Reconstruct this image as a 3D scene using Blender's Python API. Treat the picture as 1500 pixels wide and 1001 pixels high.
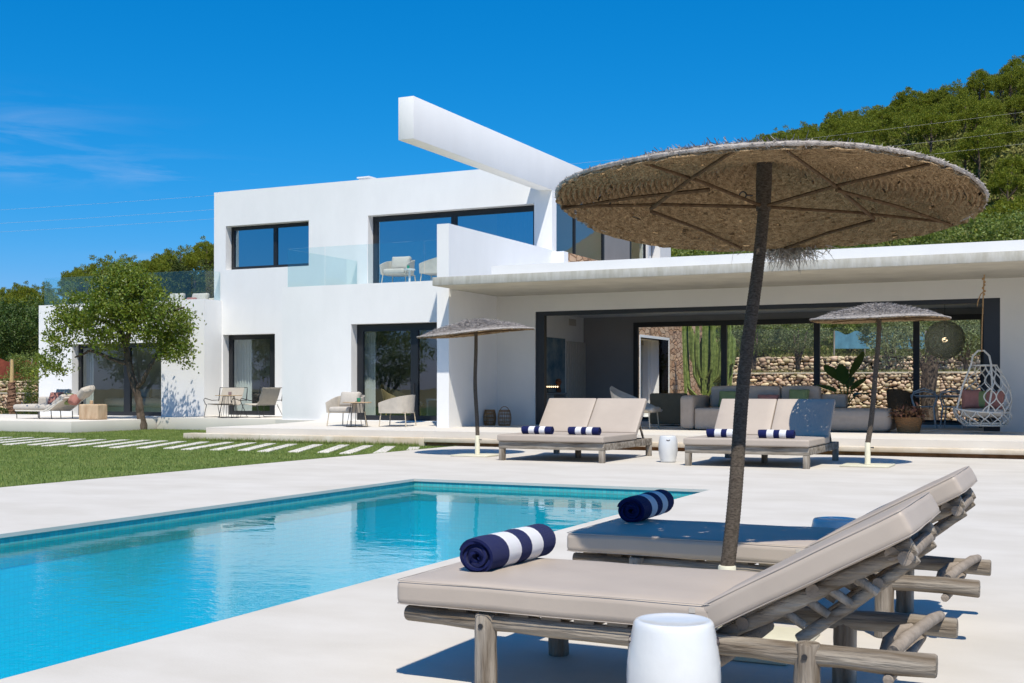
import bpy, bmesh, math, random
import numpy as np
from mathutils import Vector, Matrix, Quaternion

random.seed(7)
rng = np.random.default_rng(7)
PI = math.pi
sc = bpy.context.scene
for ob in list(bpy.data.objects):
    bpy.data.objects.remove(ob)
COL = sc.collection

# ------------------------------------------------------------------ camera
F, YAW, YH, H = 1765.17, 0.446536, 569.27, 1.25      # focal length in px of a 1500 px frame, yaw, horizon row, eye height
cd = bpy.data.cameras.new('camera')
cam = bpy.data.objects.new('camera', cd)
COL.objects.link(cam)
cd.sensor_width = 36.0
cd.lens = F / 1500 * 36
cd.shift_y = (YH - 500.5) / 1500
cd.clip_start, cd.clip_end = 0.05, 6000
cam.location = (0, 0, H)
cam.rotation_euler = (PI / 2, 0, YAW)
sc.camera = cam

# ------------------------------------------------------------------ sun, sky, exposure
SUN = Vector((0.313, -0.50, 1.0)).normalized()
ld = bpy.data.lights.new('sun', 'SUN')
ld.energy = 4.55
ld.angle = math.radians(0.5)
ld.color = (1.0, 0.925, 0.805)
lo = bpy.data.objects.new('sun', ld)
lo.rotation_mode = 'QUATERNION'
lo.rotation_quaternion = SUN.to_track_quat('Z', 'Y')
lo.location = (20, -30, 60)
COL.objects.link(lo)

w = bpy.data.worlds.new('World')
sc.world = w
w.use_nodes = True
nt = w.node_tree
nt.nodes.clear()
N = nt.nodes.new
L = nt.links.new
def wmath(op, a, b=None, c=None):
    n = N('ShaderNodeMath'); n.operation = op
    for i, x in enumerate((a, b, c)):
        if x is None: continue
        if isinstance(x, (int, float)): n.inputs[i].default_value = x
        else: L(x, n.inputs[i])
    return n.outputs[0]
sky = N('ShaderNodeTexSky'); sky.sky_type = 'NISHITA'; sky.sun_disc = False
sky.sun_elevation = math.asin(SUN.z)
sky.sun_rotation = math.atan2(SUN.x, SUN.y)
sky.air_density = 1.0; sky.dust_density = 0.25; sky.ozone_density = 3.0
hs = N('ShaderNodeHueSaturation'); hs.inputs['Saturation'].default_value = 1.42; hs.inputs['Value'].default_value = 1.0
hs.inputs['Hue'].default_value = 0.487
L(sky.outputs[0], hs.inputs['Color'])
tc = N('ShaderNodeTexCoord'); sx = N('ShaderNodeSeparateXYZ'); L(tc.outputs['Generated'], sx.inputs[0])
az = wmath('ARCTAN2', sx.outputs[0], sx.outputs[1]); el = wmath('ARCSINE', sx.outputs[2])
cx = N('ShaderNodeCombineXYZ'); L(wmath('MULTIPLY', az, 7.0), cx.inputs[0]); L(wmath('MULTIPLY', el, 62.0), cx.inputs[1])
nz = N('ShaderNodeTexNoise'); nz.inputs['Scale'].default_value = 1.0; nz.inputs['Detail'].default_value = 6; nz.inputs['Roughness'].default_value = .62
nz.inputs['Distortion'].default_value = .5
L(cx.outputs[0], nz.inputs['Vector'])
def bump1(x, c, wd):       # smooth bump around c
    t = wmath('DIVIDE', wmath('SUBTRACT', x, c), wd)
    return wmath('EXPONENT', wmath('MULTIPLY', wmath('MULTIPLY', t, t), -1.0))
m1 = wmath('MULTIPLY', bump1(az, -0.835, .085), bump1(el, .192, .022))
m2 = wmath('MULTIPLY', bump1(az, -0.72, .075), bump1(el, .169, .011))
m3 = wmath('MULTIPLY', bump1(az, -0.86, .06), bump1(el, .166, .010))
m4 = wmath('MULTIPLY', bump1(az, -0.69, .07), bump1(el, .104, .006))
msk = wmath('ADD', wmath('ADD', m1, m2), wmath('ADD', m3, m4))
cr = N('ShaderNodeMapRange'); cr.inputs['From Min'].default_value = .46; cr.inputs['From Max'].default_value = .80
L(nz.outputs['Fac'], cr.inputs['Value'])
cf = wmath('MULTIPLY', wmath('MULTIPLY', cr.outputs[0], msk), .24)
# the deep polarised blue of the photograph: one gamma and gain per channel
ss_ = N('ShaderNodeSeparateColor'); L(hs.outputs[0], ss_.inputs[0]); cc_ = N('ShaderNodeCombineColor')
for i_, (x0_, y0_, g_) in enumerate(((1.893, .53, 1.70), (4.53, 3.66, .72), (6.57, 8.2, .72))):
    v_ = wmath('MULTIPLY', wmath('POWER', wmath('DIVIDE', wmath('MAXIMUM', ss_.outputs[i_], 0.001), x0_), g_), y0_); L(v_, cc_.inputs[i_])
mx = N('ShaderNodeMix'); mx.data_type = 'RGBA'
L(cf, mx.inputs['Factor']); L(cc_.outputs[0], mx.inputs['A']); mx.inputs['B'].default_value = (6.2, 7.0, 8.8, 1)
bg = N('ShaderNodeBackground'); bg.inputs['Strength'].default_value = 0.088
L(mx.outputs['Result'], bg.inputs['Color'])
wo = N('ShaderNodeOutputWorld'); L(bg.outputs[0], wo.inputs[0])

sc.view_settings.view_transform = 'Standard'
sc.view_settings.look = 'None'
sc.view_settings.exposure = 0.20
sc.view_settings.gamma = 1.0
sc.render.engine = 'CYCLES'
cy = sc.cycles
cy.use_denoising = True
cy.max_bounces = 10; cy.diffuse_bounces = 4; cy.glossy_bounces = 5; cy.transmission_bounces = 8
cy.transparent_max_bounces = 28
cy.caustics_reflective = False; cy.caustics_refractive = False
cy.sample_clamp_indirect = 6.0
cy.use_adaptive_sampling = False

# ------------------------------------------------------------------ helpers
sY, cY = math.sin(YAW), math.cos(YAW)
FW = np.array([-sY, cY, 0.0]); RT = np.array([cY, sY, 0.0]); EYE = np.array([0, 0, H])
def ray(u, v): return RT * (u - 750) / F + FW + np.array([0, 0, (YH - v) / F])
def at_d(u, v, d): return EYE + d * ray(u, v)                   # surveyed point at forward distance d
def at_y(u, v, y): r = ray(u, v); return EYE + r * (y / r[1])   # ... on the plane Y = y
def at_z(u, v, z): r = ray(u, v); return EYE + r * ((z - H) / r[2])
def X_at(u, y): return float(at_y(u, 500, y)[0])

def tag(o, label=None, cat=None, group=None, kind=None):
    if label: o['label'] = label
    if cat: o['category'] = cat
    if group: o['group'] = group
    if kind: o['kind'] = kind
    return o
def thing(name, label, cat, loc=(0, 0, 0), rz=0.0, group=None):
    o = bpy.data.objects.new(name, None)
    o.empty_display_size = .2
    o.location = loc; o.rotation_euler = (0, 0, rz)
    COL.objects.link(o)
    return tag(o, label, cat, group)
def children(o): return [c for c in bpy.data.objects if c.parent == o]
def copy_tree(o, parent=None):
    c = o.copy(); COL.objects.link(c); c.parent = parent
    for ch in children(o): copy_tree(ch, c)
    return c
def root_of(o):
    while o.parent is not None: o = o.parent
    return o

class MB:
    """collects shapes for one mesh"""
    def __init__(s): s.v = []; s.f = []; s.mi = []
    def add(s, vs, fs, m=0):
        b = len(s.v); s.v.extend([tuple(map(float, p)) for p in vs])
        s.f.extend([tuple(i + b for i in f) for f in fs]); s.mi.extend([m] * len(fs)); return s
    def box(s, x0, x1, y0, y1, z0, z1, m=0):
        return s.add([(x0,y0,z0),(x1,y0,z0),(x1,y1,z0),(x0,y1,z0),(x0,y0,z1),(x1,y0,z1),(x1,y1,z1),(x0,y1,z1)],
                     [(0,3,2,1),(4,5,6,7),(0,1,5,4),(1,2,6,5),(2,3,7,6),(3,0,4,7)], m)
    def obox(s, c, size, R=Matrix.Identity(3), m=0):
        hx, hy, hz = [k / 2 for k in size]; c = Vector(c)
        vs = [c + R @ Vector((a*hx, b*hy, d*hz)) for d in (-1,1) for a, b in ((-1,-1),(1,-1),(1,1),(-1,1))]
        return s.add(vs, [(0,3,2,1),(4,5,6,7),(0,1,5,4),(1,2,6,5),(2,3,7,6),(3,0,4,7)], m)
    def bar(s, a, b, wx, wz):               # squared timber from a to b
        a, b = Vector(a), Vector(b); d = b - a
        q = d.to_track_quat('X', 'Z').to_matrix()
        return s.obox((a + b) / 2, (d.length, wx, wz), q)
    def tube(s, pts, r, n=8, cap=True, closed=False, wob=0.0):
        pts = [Vector(p) for p in pts]; k = len(pts)
        rs = r if isinstance(r, (list, tuple)) else [r] * k
        vs = []; up = Vector((0, 0, 1)); prev = None
        for i, p in enumerate(pts):
            if closed: t = pts[(i + 1) % k] - pts[i - 1]
            else: t = pts[min(i + 1, k - 1)] - pts[max(i - 1, 0)]
            t.normalize()
            if prev is None:
                a = t.cross(up)
                if a.length < 1e-3: a = t.cross(Vector((1, 0, 0)))
            else:
                a = prev - t * prev.dot(t)
                if a.length < 1e-4: a = t.cross(up)
            a.normalize(); prev = a; b = t.cross(a)
            for j in range(n):
                th = 2 * PI * j / n; rr = rs[i] * (1 + wob * (random.random() - .5))
                vs.append(p + a * (rr * math.cos(th)) + b * (rr * math.sin(th)))
        fs = []
        for i in range(k if closed else k - 1):
            i2 = (i + 1) % k
            for j in range(n):
                j2 = (j + 1) % n
                fs.append((i*n+j, i*n+j2, i2*n+j2, i2*n+j))
        if cap and not closed:
            fs.append(tuple(range(n - 1, -1, -1))); fs.append(tuple((k - 1) * n + j for j in range(n)))
        return s.add(vs, fs)
    def lathe(s, prof, c=(0, 0, 0), n=24, a0=0.0, sx=1.0, sy=1.0):
        vs = []; k = len(prof); fs = []
        for r, z in prof:
            for j in range(n):
                th = a0 + 2 * PI * j / n
                vs.append((c[0] + r * sx * math.cos(th), c[1] + r * sy * math.sin(th), c[2] + z))
        for i in range(k - 1):
            for j in range(n):
                j2 = (j + 1) % n; fs.append((i*n+j, i*n+j2, (i+1)*n+j2, (i+1)*n+j))
        if prof[0][0] > 1e-5: fs.append(tuple(range(n - 1, -1, -1)))
        if prof[-1][0] > 1e-5: fs.append(tuple((k - 1) * n + j for j in range(n)))
        return s.add(vs, fs)
    def ball(s, c, rx, ry=None, rz=None, nu=14, nv=8):
        ry = ry or rx; rz = rz or rx
        prof = [(max(math.sin(PI * i / nv), 1e-6), -math.cos(PI * i / nv)) for i in range(nv + 1)]
        vs = []; fs = []
        for r, z in prof:
            for j in range(nu):
                th = 2 * PI * j / nu; vs.append((c[0] + rx*r*math.cos(th), c[1] + ry*r*math.sin(th), c[2] + rz*z))
        for i in range(nv):
            for j in range(nu):
                j2 = (j + 1) % nu; fs.append((i*nu+j, i*nu+j2, (i+1)*nu+j2, (i+1)*nu+j))
        return s.add(vs, fs)
    def cushion(s, c, size, r=.03, puff=.0, R=Matrix.Identity(3), n=9, noise=0.0, pinch=0.0):
        hx, hy, hz = [k / 2 for k in size]; r = min(r, hx, hy, hz); c = Vector(c)
        def axis(h):
            inn = [(-h + r) + (2*h - 2*r) * i / (n - 1) for i in range(n)]
            return [-h, -h + r*.3] + inn + [h - r*.3, h]
        ax, ay, az_ = axis(hx), axis(hy), axis(hz)
        idx = {}; vs = []
        def vert(p):
            k = (round(p[0], 5), round(p[1], 5), round(p[2], 5))
            if k in idx: return idx[k]
            q = Vector((max(-hx+r, min(hx-r, p[0])), max(-hy+r, min(hy-r, p[1])), max(-hz+r, min(hz-r, p[2]))))
            d = Vector(p) - q
            if d.length > 1e-9: q = q + d.normalized() * r
            u, v_ = p[0]/hx, p[1]/hy
            w_ = (1 - u*u) * (1 - v_*v_)
            if puff: q.z += (p[2]/hz) * puff * w_ ** .6
            if pinch: 
                e = 1 - pinch * ((1 - abs(u)**2) * (abs(v_)**4))
                e2 = 1 - pinch * ((1 - abs(v_)**2) * (abs(u)**4))
                q.y *= e; q.x *= e2
            if noise:
                q.z += noise * math.sin(5.1*u + 3*v_ + c.x*7) * math.cos(4.3*v_ - 2*u + c.y*5)
            idx[k] = len(vs); vs.append(c + R @ q); return idx[k]
        fs = []
        def face(A, B, mk, flip):
            for i in range(len(A) - 1):
                for j in range(len(B) - 1):
                    f = [vert(mk(A[i], B[j])), vert(mk(A[i+1], B[j])), vert(mk(A[i+1], B[j+1])), vert(mk(A[i], B[j+1]))]
                    fs.append(tuple(reversed(f)) if flip else tuple(f))
        face(ax, ay, lambda a, b: (a, b, hz), False); face(ax, ay, lambda a, b: (a, b, -hz), True)
        face(ax, az_, lambda a, b: (a, -hy, b), False); face(ax, az_, lambda a, b: (a, hy, b), True)
        face(ay, az_, lambda a, b: (hx, a, b), False); face(ay, az_, lambda a, b: (-hx, a, b), True)
        return s.add(vs, fs)
    def wall(s, a0, a1, z0, z1, b0, b1, holes=(), axis='y'):
        """wall slab from a0 to a1 along its length, b0 to b1 through its thickness, holes = (a0,a1,z0,z1)"""
        mp = (lambda a, b, z: (a, b, z)) if axis == 'y' else (lambda a, b, z: (b, a, z))
        A = sorted({a0, a1, *[h[0] for h in holes], *[h[1] for h in holes]}); A = [a for a in A if a0 <= a <= a1]
        Z = sorted({z0, z1, *[h[2] for h in holes], *[h[3] for h in holes]}); Z = [z for z in Z if z0 <= z <= z1]
        solid = lambda i, k: 0 <= i < len(A)-1 and 0 <= k < len(Z)-1 and not any(h[0] <= (A[i]+A[i+1])/2 <= h[1] and h[2] <= (Z[k]+Z[k+1])/2 <= h[3] for h in holes)
        for i in range(len(A) - 1):
            for k in range(len(Z) - 1):
                if not solid(i, k): continue
                q = lambda *c: s.add([mp(*p) for p in c], [(0,1,2,3)])
                x0, x1, u0, u1 = A[i], A[i+1], Z[k], Z[k+1]
                q((x0,b0,u0),(x1,b0,u0),(x1,b0,u1),(x0,b0,u1)); q((x1,b1,u0),(x0,b1,u0),(x0,b1,u1),(x1,b1,u1))
                if not solid(i-1, k): q((x0,b1,u0),(x0,b0,u0),(x0,b0,u1),(x0,b1,u1))
                if not solid(i+1, k): q((x1,b0,u0),(x1,b1,u0),(x1,b1,u1),(x1,b0,u1))
                if not solid(i, k-1): q((x0,b1,u0),(x1,b1,u0),(x1,b0,u0),(x0,b0,u0))
                if not solid(i, k+1): q((x0,b0,u1),(x1,b0,u1),(x1,b1,u1),(x0,b1,u1))
        return s
    def build(s, name, mat, parent=None, smooth=False, bevel=0.0, world=False, origin=None, weld=False, seg=2, ang=38):
        me = bpy.data.meshes.new(name)
        vs = s.v
        o = bpy.data.objects.new(name, me)
        if parent is not None:
            o.parent = parent
            if world:
                l = root_of(parent).location; vs = [(p[0]-l.x, p[1]-l.y, p[2]-l.z) for p in vs]
        elif origin is not None or world:
            if origin is None:
                a = np.array(vs); origin = ((a[:,0].min()+a[:,0].max())/2, (a[:,1].min()+a[:,1].max())/2, a[:,2].min())
            vs = [(p[0]-origin[0], p[1]-origin[1], p[2]-origin[2]) for p in vs]; o.location = origin
        me.from_pydata(vs, [], s.f)
        mats = mat if isinstance(mat, (list, tuple)) else [mat]
        for m_ in mats: me.materials.append(m_)
        if len(mats) > 1: me.polygons.foreach_set('material_index', s.mi)
        bm = bmesh.new(); bm.from_mesh(me)
        if weld: bmesh.ops.remove_doubles(bm, verts=bm.verts, dist=1e-4)
        bmesh.ops.recalc_face_normals(bm, faces=bm.faces)
        if bevel:
            eds = [e for e in bm.edges if len(e.link_faces) == 2 and e.calc_face_angle(0) > .5]
            bmesh.ops.bevel(bm, geom=eds, offset=bevel, segments=seg, profile=.5, affect='EDGES', clamp_overlap=True)
        bm.to_mesh(me); bm.free()
        if smooth or bevel:
            me.polygons.foreach_set('use_smooth', [True] * len(me.polygons))
            me.set_sharp_from_angle(angle=math.radians(ang))
        me.update()
        COL.objects.link(o)
        return o

def fast_mesh(name, V, Fc, mat, parent=None, smooth=False, link=True):
    V = np.asarray(V, dtype=np.float32); Fc = np.asarray(Fc, dtype=np.int32); k = Fc.shape[1]
    me = bpy.data.meshes.new(name)
    me.vertices.add(len(V)); me.vertices.foreach_set('co', V.ravel())
    me.loops.add(Fc.size); me.loops.foreach_set('vertex_index', Fc.ravel())
    me.polygons.add(len(Fc)); me.polygons.foreach_set('loop_start', np.arange(len(Fc), dtype=np.int32) * k)
    try: me.polygons.foreach_set('loop_total', np.full(len(Fc), k, dtype=np.int32))
    except Exception: pass
    me.polygons.foreach_set('use_smooth', np.full(len(Fc), smooth))
    me.update(calc_edges=True)
    mats = mat if isinstance(mat, (list, tuple)) else [mat]
    for m_ in mats: me.materials.append(m_)
    o = bpy.data.objects.new(name, me)
    if parent is not None: o.parent = parent
    if link: COL.objects.link(o)
    return o

def leaf_cards(C, ln, wd, up=0.3, out=None, r=None):
    """diamond leaves at points C (n,3): returns V, F"""
    r = r or rng
    n = len(C)
    d = r.normal(size=(n, 3)); d[:, 2] += up
    if out is not None: d += out
    d /= np.linalg.norm(d, axis=1)[:, None] + 1e-9
    q = r.normal(size=(n, 3)); s_ = np.cross(d, q); s_ /= np.linalg.norm(s_, axis=1)[:, None] + 1e-9
    nrm = np.cross(s_, d)
    l = (ln * r.uniform(.6, 1.3, n))[:, None]; w_ = (wd * r.uniform(.7, 1.3, n))[:, None]
    V = np.empty((n, 4, 3))
    V[:, 0] = C; V[:, 1] = C + d*l*.45 + s_*w_*.5 + nrm*w_*.15; V[:, 2] = C + d*l; V[:, 3] = C + d*l*.45 - s_*w_*.5 + nrm*w_*.15
    return V.reshape(-1, 3), np.arange(n*4).reshape(-1, 4)

# ------------------------------------------------------------------ materials
MATS = {}
def M(name, col=(.5,.5,.5), rough=.6, var=.12, scale=6.0, bump=0.0, bscale=40.0, spec=.4, metal=0.0, coords='Object', stretch=(1,1,1), col2=None, detail=5.0, trans=0.0, tcol=None, isl=0.0, emis=None, estr=0.0, sheen=0.0, coat=0.0, bdist=.02, alpha=None):
    m = bpy.data.materials.new(name); m.use_nodes = True
    t = m.node_tree; t.nodes.clear(); n = t.nodes.new; l = t.links.new
    out = n('ShaderNodeOutputMaterial'); p = n('ShaderNodeBsdfPrincipled')
    p.inputs['Roughness'].default_value = rough; p.inputs['Metallic'].default_value = metal
    p.inputs['Specular IOR Level'].default_value = spec
    if sheen: p.inputs['Sheen Weight'].default_value = sheen
    if coat: p.inputs['Coat Weight'].default_value = coat; p.inputs['Coat Roughness'].default_value = .06
    tcn = n('ShaderNodeTexCoord'); mp = n('ShaderNodeMapping'); mp.inputs['Scale'].default_value = stretch
    l(tcn.outputs[coords], mp.inputs['Vector'])
    noi = n('ShaderNodeTexNoise'); noi.inputs['Scale'].default_value = scale; noi.inputs['Detail'].default_value = detail; noi.inputs['Roughness'].default_value = .6
    l(mp.outputs[0], noi.inputs['Vector'])
    mr = n('ShaderNodeMapRange'); mr.inputs['From Min'].default_value = .32; mr.inputs['From Max'].default_value = .68
    l(noi.outputs['Fac'], mr.inputs['Value'])
    mix = n('ShaderNodeMix'); mix.data_type = 'RGBA'
    c2 = col2 if col2 is not None else tuple(min(1, c*(1+var)) for c in col)
    c1 = col if col2 is not None else tuple(c*(1-var) for c in col)
    mix.inputs['A'].default_value = (*c1, 1); mix.inputs['B'].default_value = (*c2, 1)
    l(mr.outputs[0], mix.inputs['Factor'])
    cout = mix.outputs['Result']
    if isl:
        g = n('ShaderNodeNewGeometry'); h = n('ShaderNodeHueSaturation')
        a = n('ShaderNodeMapRange'); a.inputs['To Min'].default_value = 1 - isl; a.inputs['To Max'].default_value = 1 + isl
        l(g.outputs['Random Per Island'], a.inputs['Value']); l(a.outputs[0], h.inputs['Value'])
        a2 = n('ShaderNodeMapRange'); a2.inputs['To Min'].default_value = .5 - isl*.06; a2.inputs['To Max'].default_value = .5 + isl*.05
        mm = n('ShaderNodeMath'); mm.operation = 'FRACT'; mu = n('ShaderNodeMath'); mu.operation = 'MULTIPLY'; mu.inputs[1].default_value = 17.31
        l(g.outputs['Random Per Island'], mu.inputs[0]); l(mu.outputs[0], mm.inputs[0]); l(mm.outputs[0], a2.inputs['Value']); l(a2.outputs[0], h.inputs['Hue'])
        l(cout, h.inputs['Color']); cout = h.outputs[0]
    l(cout, p.inputs['Base Color'])
    if bump:
        bn = n('ShaderNodeTexNoise'); bn.inputs['Scale'].default_value = bscale; bn.inputs['Detail'].default_value = 4
        l(mp.outputs[0], bn.inputs['Vector'])
        bp = n('ShaderNodeBump'); bp.inputs['Strength'].default_value = bump; bp.inputs['Distance'].default_value = bdist
        l(bn.outputs['Fac'], bp.inputs['Height']); l(bp.outputs[0], p.inputs['Normal'])
    if emis: p.inputs['Emission Color'].default_value = (*emis, 1); p.inputs['Emission Strength'].default_value = estr
    sh = p.outputs[0]
    if trans:
        tr = n('ShaderNodeBsdfTranslucent'); ms = n('ShaderNodeMixShader'); ms.inputs[0].default_value = trans
        if tcol: tr.inputs[0].default_value = (*tcol, 1)
        else: l(cout, tr.inputs[0])
        l(sh, ms.inputs[1]); l(tr.outputs[0], ms.inputs[2]); sh = ms.outputs[0]
    l(sh, out.inputs[0])
    m['p'] = 1
    MATS[name] = m
    return m

def glass_mat(name, tint, base, tgl=(1,1,1)):
    m = bpy.data.materials.new(name); m.use_nodes = True
    t = m.node_tree; t.nodes.clear(); n = t.nodes.new; l = t.links.new
    out = n('ShaderNodeOutputMaterial'); g = n('ShaderNodeBsdfGlossy'); g.inputs['Roughness'].default_value = 0.0; g.inputs['Color'].default_value = (*tgl, 1)
    tr = n('ShaderNodeBsdfTransparent'); tr.inputs[0].default_value = (*tint, 1)
    lw = n('ShaderNodeLayerWeight'); lw.inputs['Blend'].default_value = .5
    fr = n('ShaderNodeMath'); fr.operation = 'POWER'; fr.inputs[1].default_value = 5.0; l(lw.outputs['Facing'], fr.inputs[0])
    mr = n('ShaderNodeMapRange'); mr.inputs['To Min'].default_value = base; mr.inputs['To Max'].default_value = 1.0
    l(fr.outputs[0], mr.inputs['Value'])
    # faint large waviness of a real pane
    tcn = n('ShaderNodeTexCoord'); noi = n('ShaderNodeTexNoise'); noi.inputs['Scale'].default_value = .9; l(tcn.outputs['Object'], noi.inputs['Vector'])
    bp = n('ShaderNodeBump'); bp.inputs['Strength'].default_value = .02; bp.inputs['Distance'].default_value = .05; l(noi.outputs['Fac'], bp.inputs['Height']); l(bp.outputs[0], g.inputs['Normal'])
    ms = n('ShaderNodeMixShader'); l(mr.outputs[0], ms.inputs[0]); l(tr.outputs[0], ms.inputs[1]); l(g.outputs[0], ms.inputs[2]); l(ms.outputs[0], out.inputs[0])
    return m

WHITE = M('white_render', (.785,.785,.775), .75, .025, 1.6, .12, 45, .25, stretch=(1,1,.45), detail=9, col2=(.825,.825,.815))
INNER = M('inner_plaster', (.76,.745,.71), .8, .03, 1.2, .03, 40, .2)
GREYW = M('grey_plaster', (.27,.265,.262), .8, .05, 1.2, .03, 40, .2)
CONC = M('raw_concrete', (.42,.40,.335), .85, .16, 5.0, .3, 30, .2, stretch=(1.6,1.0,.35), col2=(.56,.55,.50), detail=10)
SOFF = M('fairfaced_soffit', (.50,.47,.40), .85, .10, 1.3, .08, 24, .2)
DECKM = M('deck_microcement', (.535,.495,.428), .7, .05, 1.1, .10, 60, .3, stretch=(.8,1.25,1), detail=14, col2=(.62,.582,.52))
TERR = M('terrace_stone', (.655,.615,.55), .7, .05, .8, .05, 25, .3, detail=8)
STEPM = M('stained_step', (.50,.39,.25), .8, .2, 1.3, .08, 22, .25, col2=(.70,.64,.54), detail=8)
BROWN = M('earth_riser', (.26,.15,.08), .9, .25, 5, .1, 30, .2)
FRAME = M('dark_aluminium', (.012,.014,.018), .4, .05, 5, 0, 40, .5)
PANE = glass_mat('window_glass', (.84,.90,.885), .15, (.86,.95,1.0))
PANEUP = glass_mat('coated_glass', (.30,.38,.46), .46, (.62,.86,1.0))
RAIL = glass_mat('balustrade_glass', (.925,.975,.972), .04, (.9,1,1))
CLEAR = glass_mat('clear_glass', (.97,.985,.98), .02)
FAB = M('taupe_vinyl', (.415,.352,.292), .5, .05, 2.2, .16, 9, .35, detail=8, col2=(.455,.388,.322), bdist=.012)
PIPE = M('taupe_piping', (.42,.37,.32), .55, .04, 5, .05, 160, .35)
FABS = M('sofa_fabric', (.46,.37,.29), .85, .06, 8, .12, 260, .2)
FABD = M('sofa_back_cover', (.16,.13,.085), .85, .06, 8, .12, 260, .2)
BEIGE = M('beige_weave', (.50,.455,.39), .85, .08, 9, .15, 200, .2)
LINEN = M('pale_linen', (.51,.465,.405), .9, .06, 9, .15, 180, .15)
PINK = M('dusty_pink_fabric', (.36,.165,.135), .9, .1, 8, .15, 180, .15)
GREEN = M('sage_fabric', (.20,.25,.11), .9, .1, 8, .15, 180, .15)
WOOD = M('weathered_log', (.13,.10,.07), .85, .3, 14, .9, 60, .15, stretch=(.10,1,1), col2=(.44,.395,.33), detail=10)
WOODV = M('weathered_post', (.13,.10,.07), .85, .3, 14, .9, 60, .15, stretch=(1,1,.10), col2=(.43,.385,.325), detail=10)
WOODB = M('bare_branch', (.20,.165,.13), .85, .3, 12, .4, 50, .15, col2=(.34,.29,.24))
ENDW = M('log_end', (.30,.24,.17), .9, .25, 30, .2, 60, .1)
CERAM = M('white_ceramic', (.66,.67,.66), .22, .05, 5, .12, 10, .5, coat=.3)
THATCH = M('sun_bleached_thatch', (.27,.245,.225), .9, .3, 30, .5, 160, .1, col2=(.52,.48,.45), isl=.25)
LINING = M('woven_straw', (.31,.20,.105), .9, .3, 34, 1.0, 110, .1, col2=(.68,.48,.29), isl=.12, bdist=.03)
RIM = M('straw_rim', (.34,.30,.25), .9, .3, 30, .5, 160, .1, col2=(.58,.54,.49), isl=.25)
ROPE = M('wrapped_rope', (.085,.068,.052), .95, .3, 60, 1.0, 190, .1, stretch=(1,1,2.2), col2=(.235,.195,.155), bdist=.02)
CREAM = M('cream_paint', (.66,.63,.48), .5, .06, 6, .03, 40, .4)
BLACK = M('black_metal', (.02,.02,.022), .45, .1, 8, 0, 40, .5)
TANM = M('sand_metal', (.52,.45,.34), .5, .06, 8, 0, 40, .4)
RATTAN = M('rattan', (.30,.17,.075), .7, .25, 25, .3, 90, .3)
YRATTAN = M('pale_rattan', (.52,.37,.17), .7, .25, 25, .3, 90, .3)
CANE = M('white_cane', (.66,.63,.56), .6, .08, 20, .15, 90, .3)
GREYP = M('grey_plastic', (.46,.51,.53), .45, .05, 5, 0, 40, .4)
STUMP = M('oak_block', (.40,.27,.165), .85, .3, 7, .4, 40, .15, stretch=(1,1,.25), col2=(.56,.43,.29))
BARK = M('bark', (.065,.05,.038), .95, .3, 10, .9, 25, .1, stretch=(1,1,.4), col2=(.16,.125,.095), bdist=.05)
PALMB = M('palm_bark', (.16,.085,.055), .95, .3, 18, .9, 26, .1, col2=(.28,.17,.11), bdist=.05)
CURT = M('white_curtain', (.74,.77,.77), .9, .03, 5, .05, 80, .1, trans=.25)
BLUEC = M('blue_curtain', (.42,.50,.66), .9, .05, 5, .05, 80, .1, trans=.25)
LEAF = M('almond_leaf', (.075,.125,.013), .45, .25, 1.2, 0, 10, .4, col2=(.17,.22,.026), isl=.45, trans=.28, tcol=(.34,.40,.03))
LEAFY = M('pale_leaf', (.11,.155,.03), .5, .25, .6, 0, 10, .35, col2=(.20,.25,.065), isl=.4, trans=.3, tcol=(.36,.44,.06))
OLIVE = M('olive_leaf', (.12,.15,.06), .6, .25, .6, 0, 10, .3, col2=(.22,.25,.11), isl=.4, trans=.15)
LEAFD = M('dark_leaf', (.04,.075,.014), .5, .25, .5, 0, 10, .35, col2=(.08,.13,.026), isl=.4, trans=.2, tcol=(.15,.24,.02))
PINE = M('pine_needles', (.105,.14,.014), .65, .3, .12, 0, 10, .2, col2=(.225,.25,.026), isl=.4, trans=.25, tcol=(.28,.32,.02))
PINED = M('dark_pine_needles', (.045,.065,.012), .65, .3, .35, 0, 10, .2, col2=(.085,.11,.02), isl=.4, trans=.15)
SCRUB = M('dry_scrub', (.10,.125,.02), .8, .3, .12, 0, 10, .15, col2=(.20,.20,.06), isl=.35, trans=.15)
CACT = M('cactus_green', (.07,.11,.02), .55, .2, 9, .2, 30, .4, col2=(.24,.30,.08))
GRASSB = M('lawn_blades', (.13,.20,.038), .6, .25, .9, 0, 10, .25, col2=(.27,.31,.095), isl=.35, trans=.25, tcol=(.2,.28,.03))
SOIL = M('dry_earth', (.36,.21,.11), .95, .25, .5, .2, 8, .1, col2=(.46,.33,.21))
LAWN = M('lawn_soil', (.085,.13,.03), .95, .3, 2.5, .2, 30, .1, col2=(.14,.19,.05))
HILLM = M('hillside', (.07,.075,.025), .95, .35, .06, .2, 2, .1, col2=(.16,.135,.075), detail=8)
STONE = M('field_stone', (.40,.285,.175), .9, .2, 4, .35, 30, .15, isl=.4, col2=(.64,.52,.37))
JOINT = M('wall_joint', (.07,.05,.035), .95, .2, 6, .2, 30, .1)
CAPST = M('wall_cap', (.50,.45,.36), .9, .12, 3, .15, 30, .15)
REDNET = M('red_netting', (.20,.055,.035), .9, .3, 3, .2, 60, .1)
BLUENET = M('blue_netting', (.10,.24,.32), .8, .2, 2, .2, 60, .1)
WIRE = M('grey_wire', (.44,.44,.42), .5, .05, 3)
WARM = M('warm_bulb', (1,.8,.5), .5, emis=(1.0,.74,.42), estr=2.5)
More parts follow.
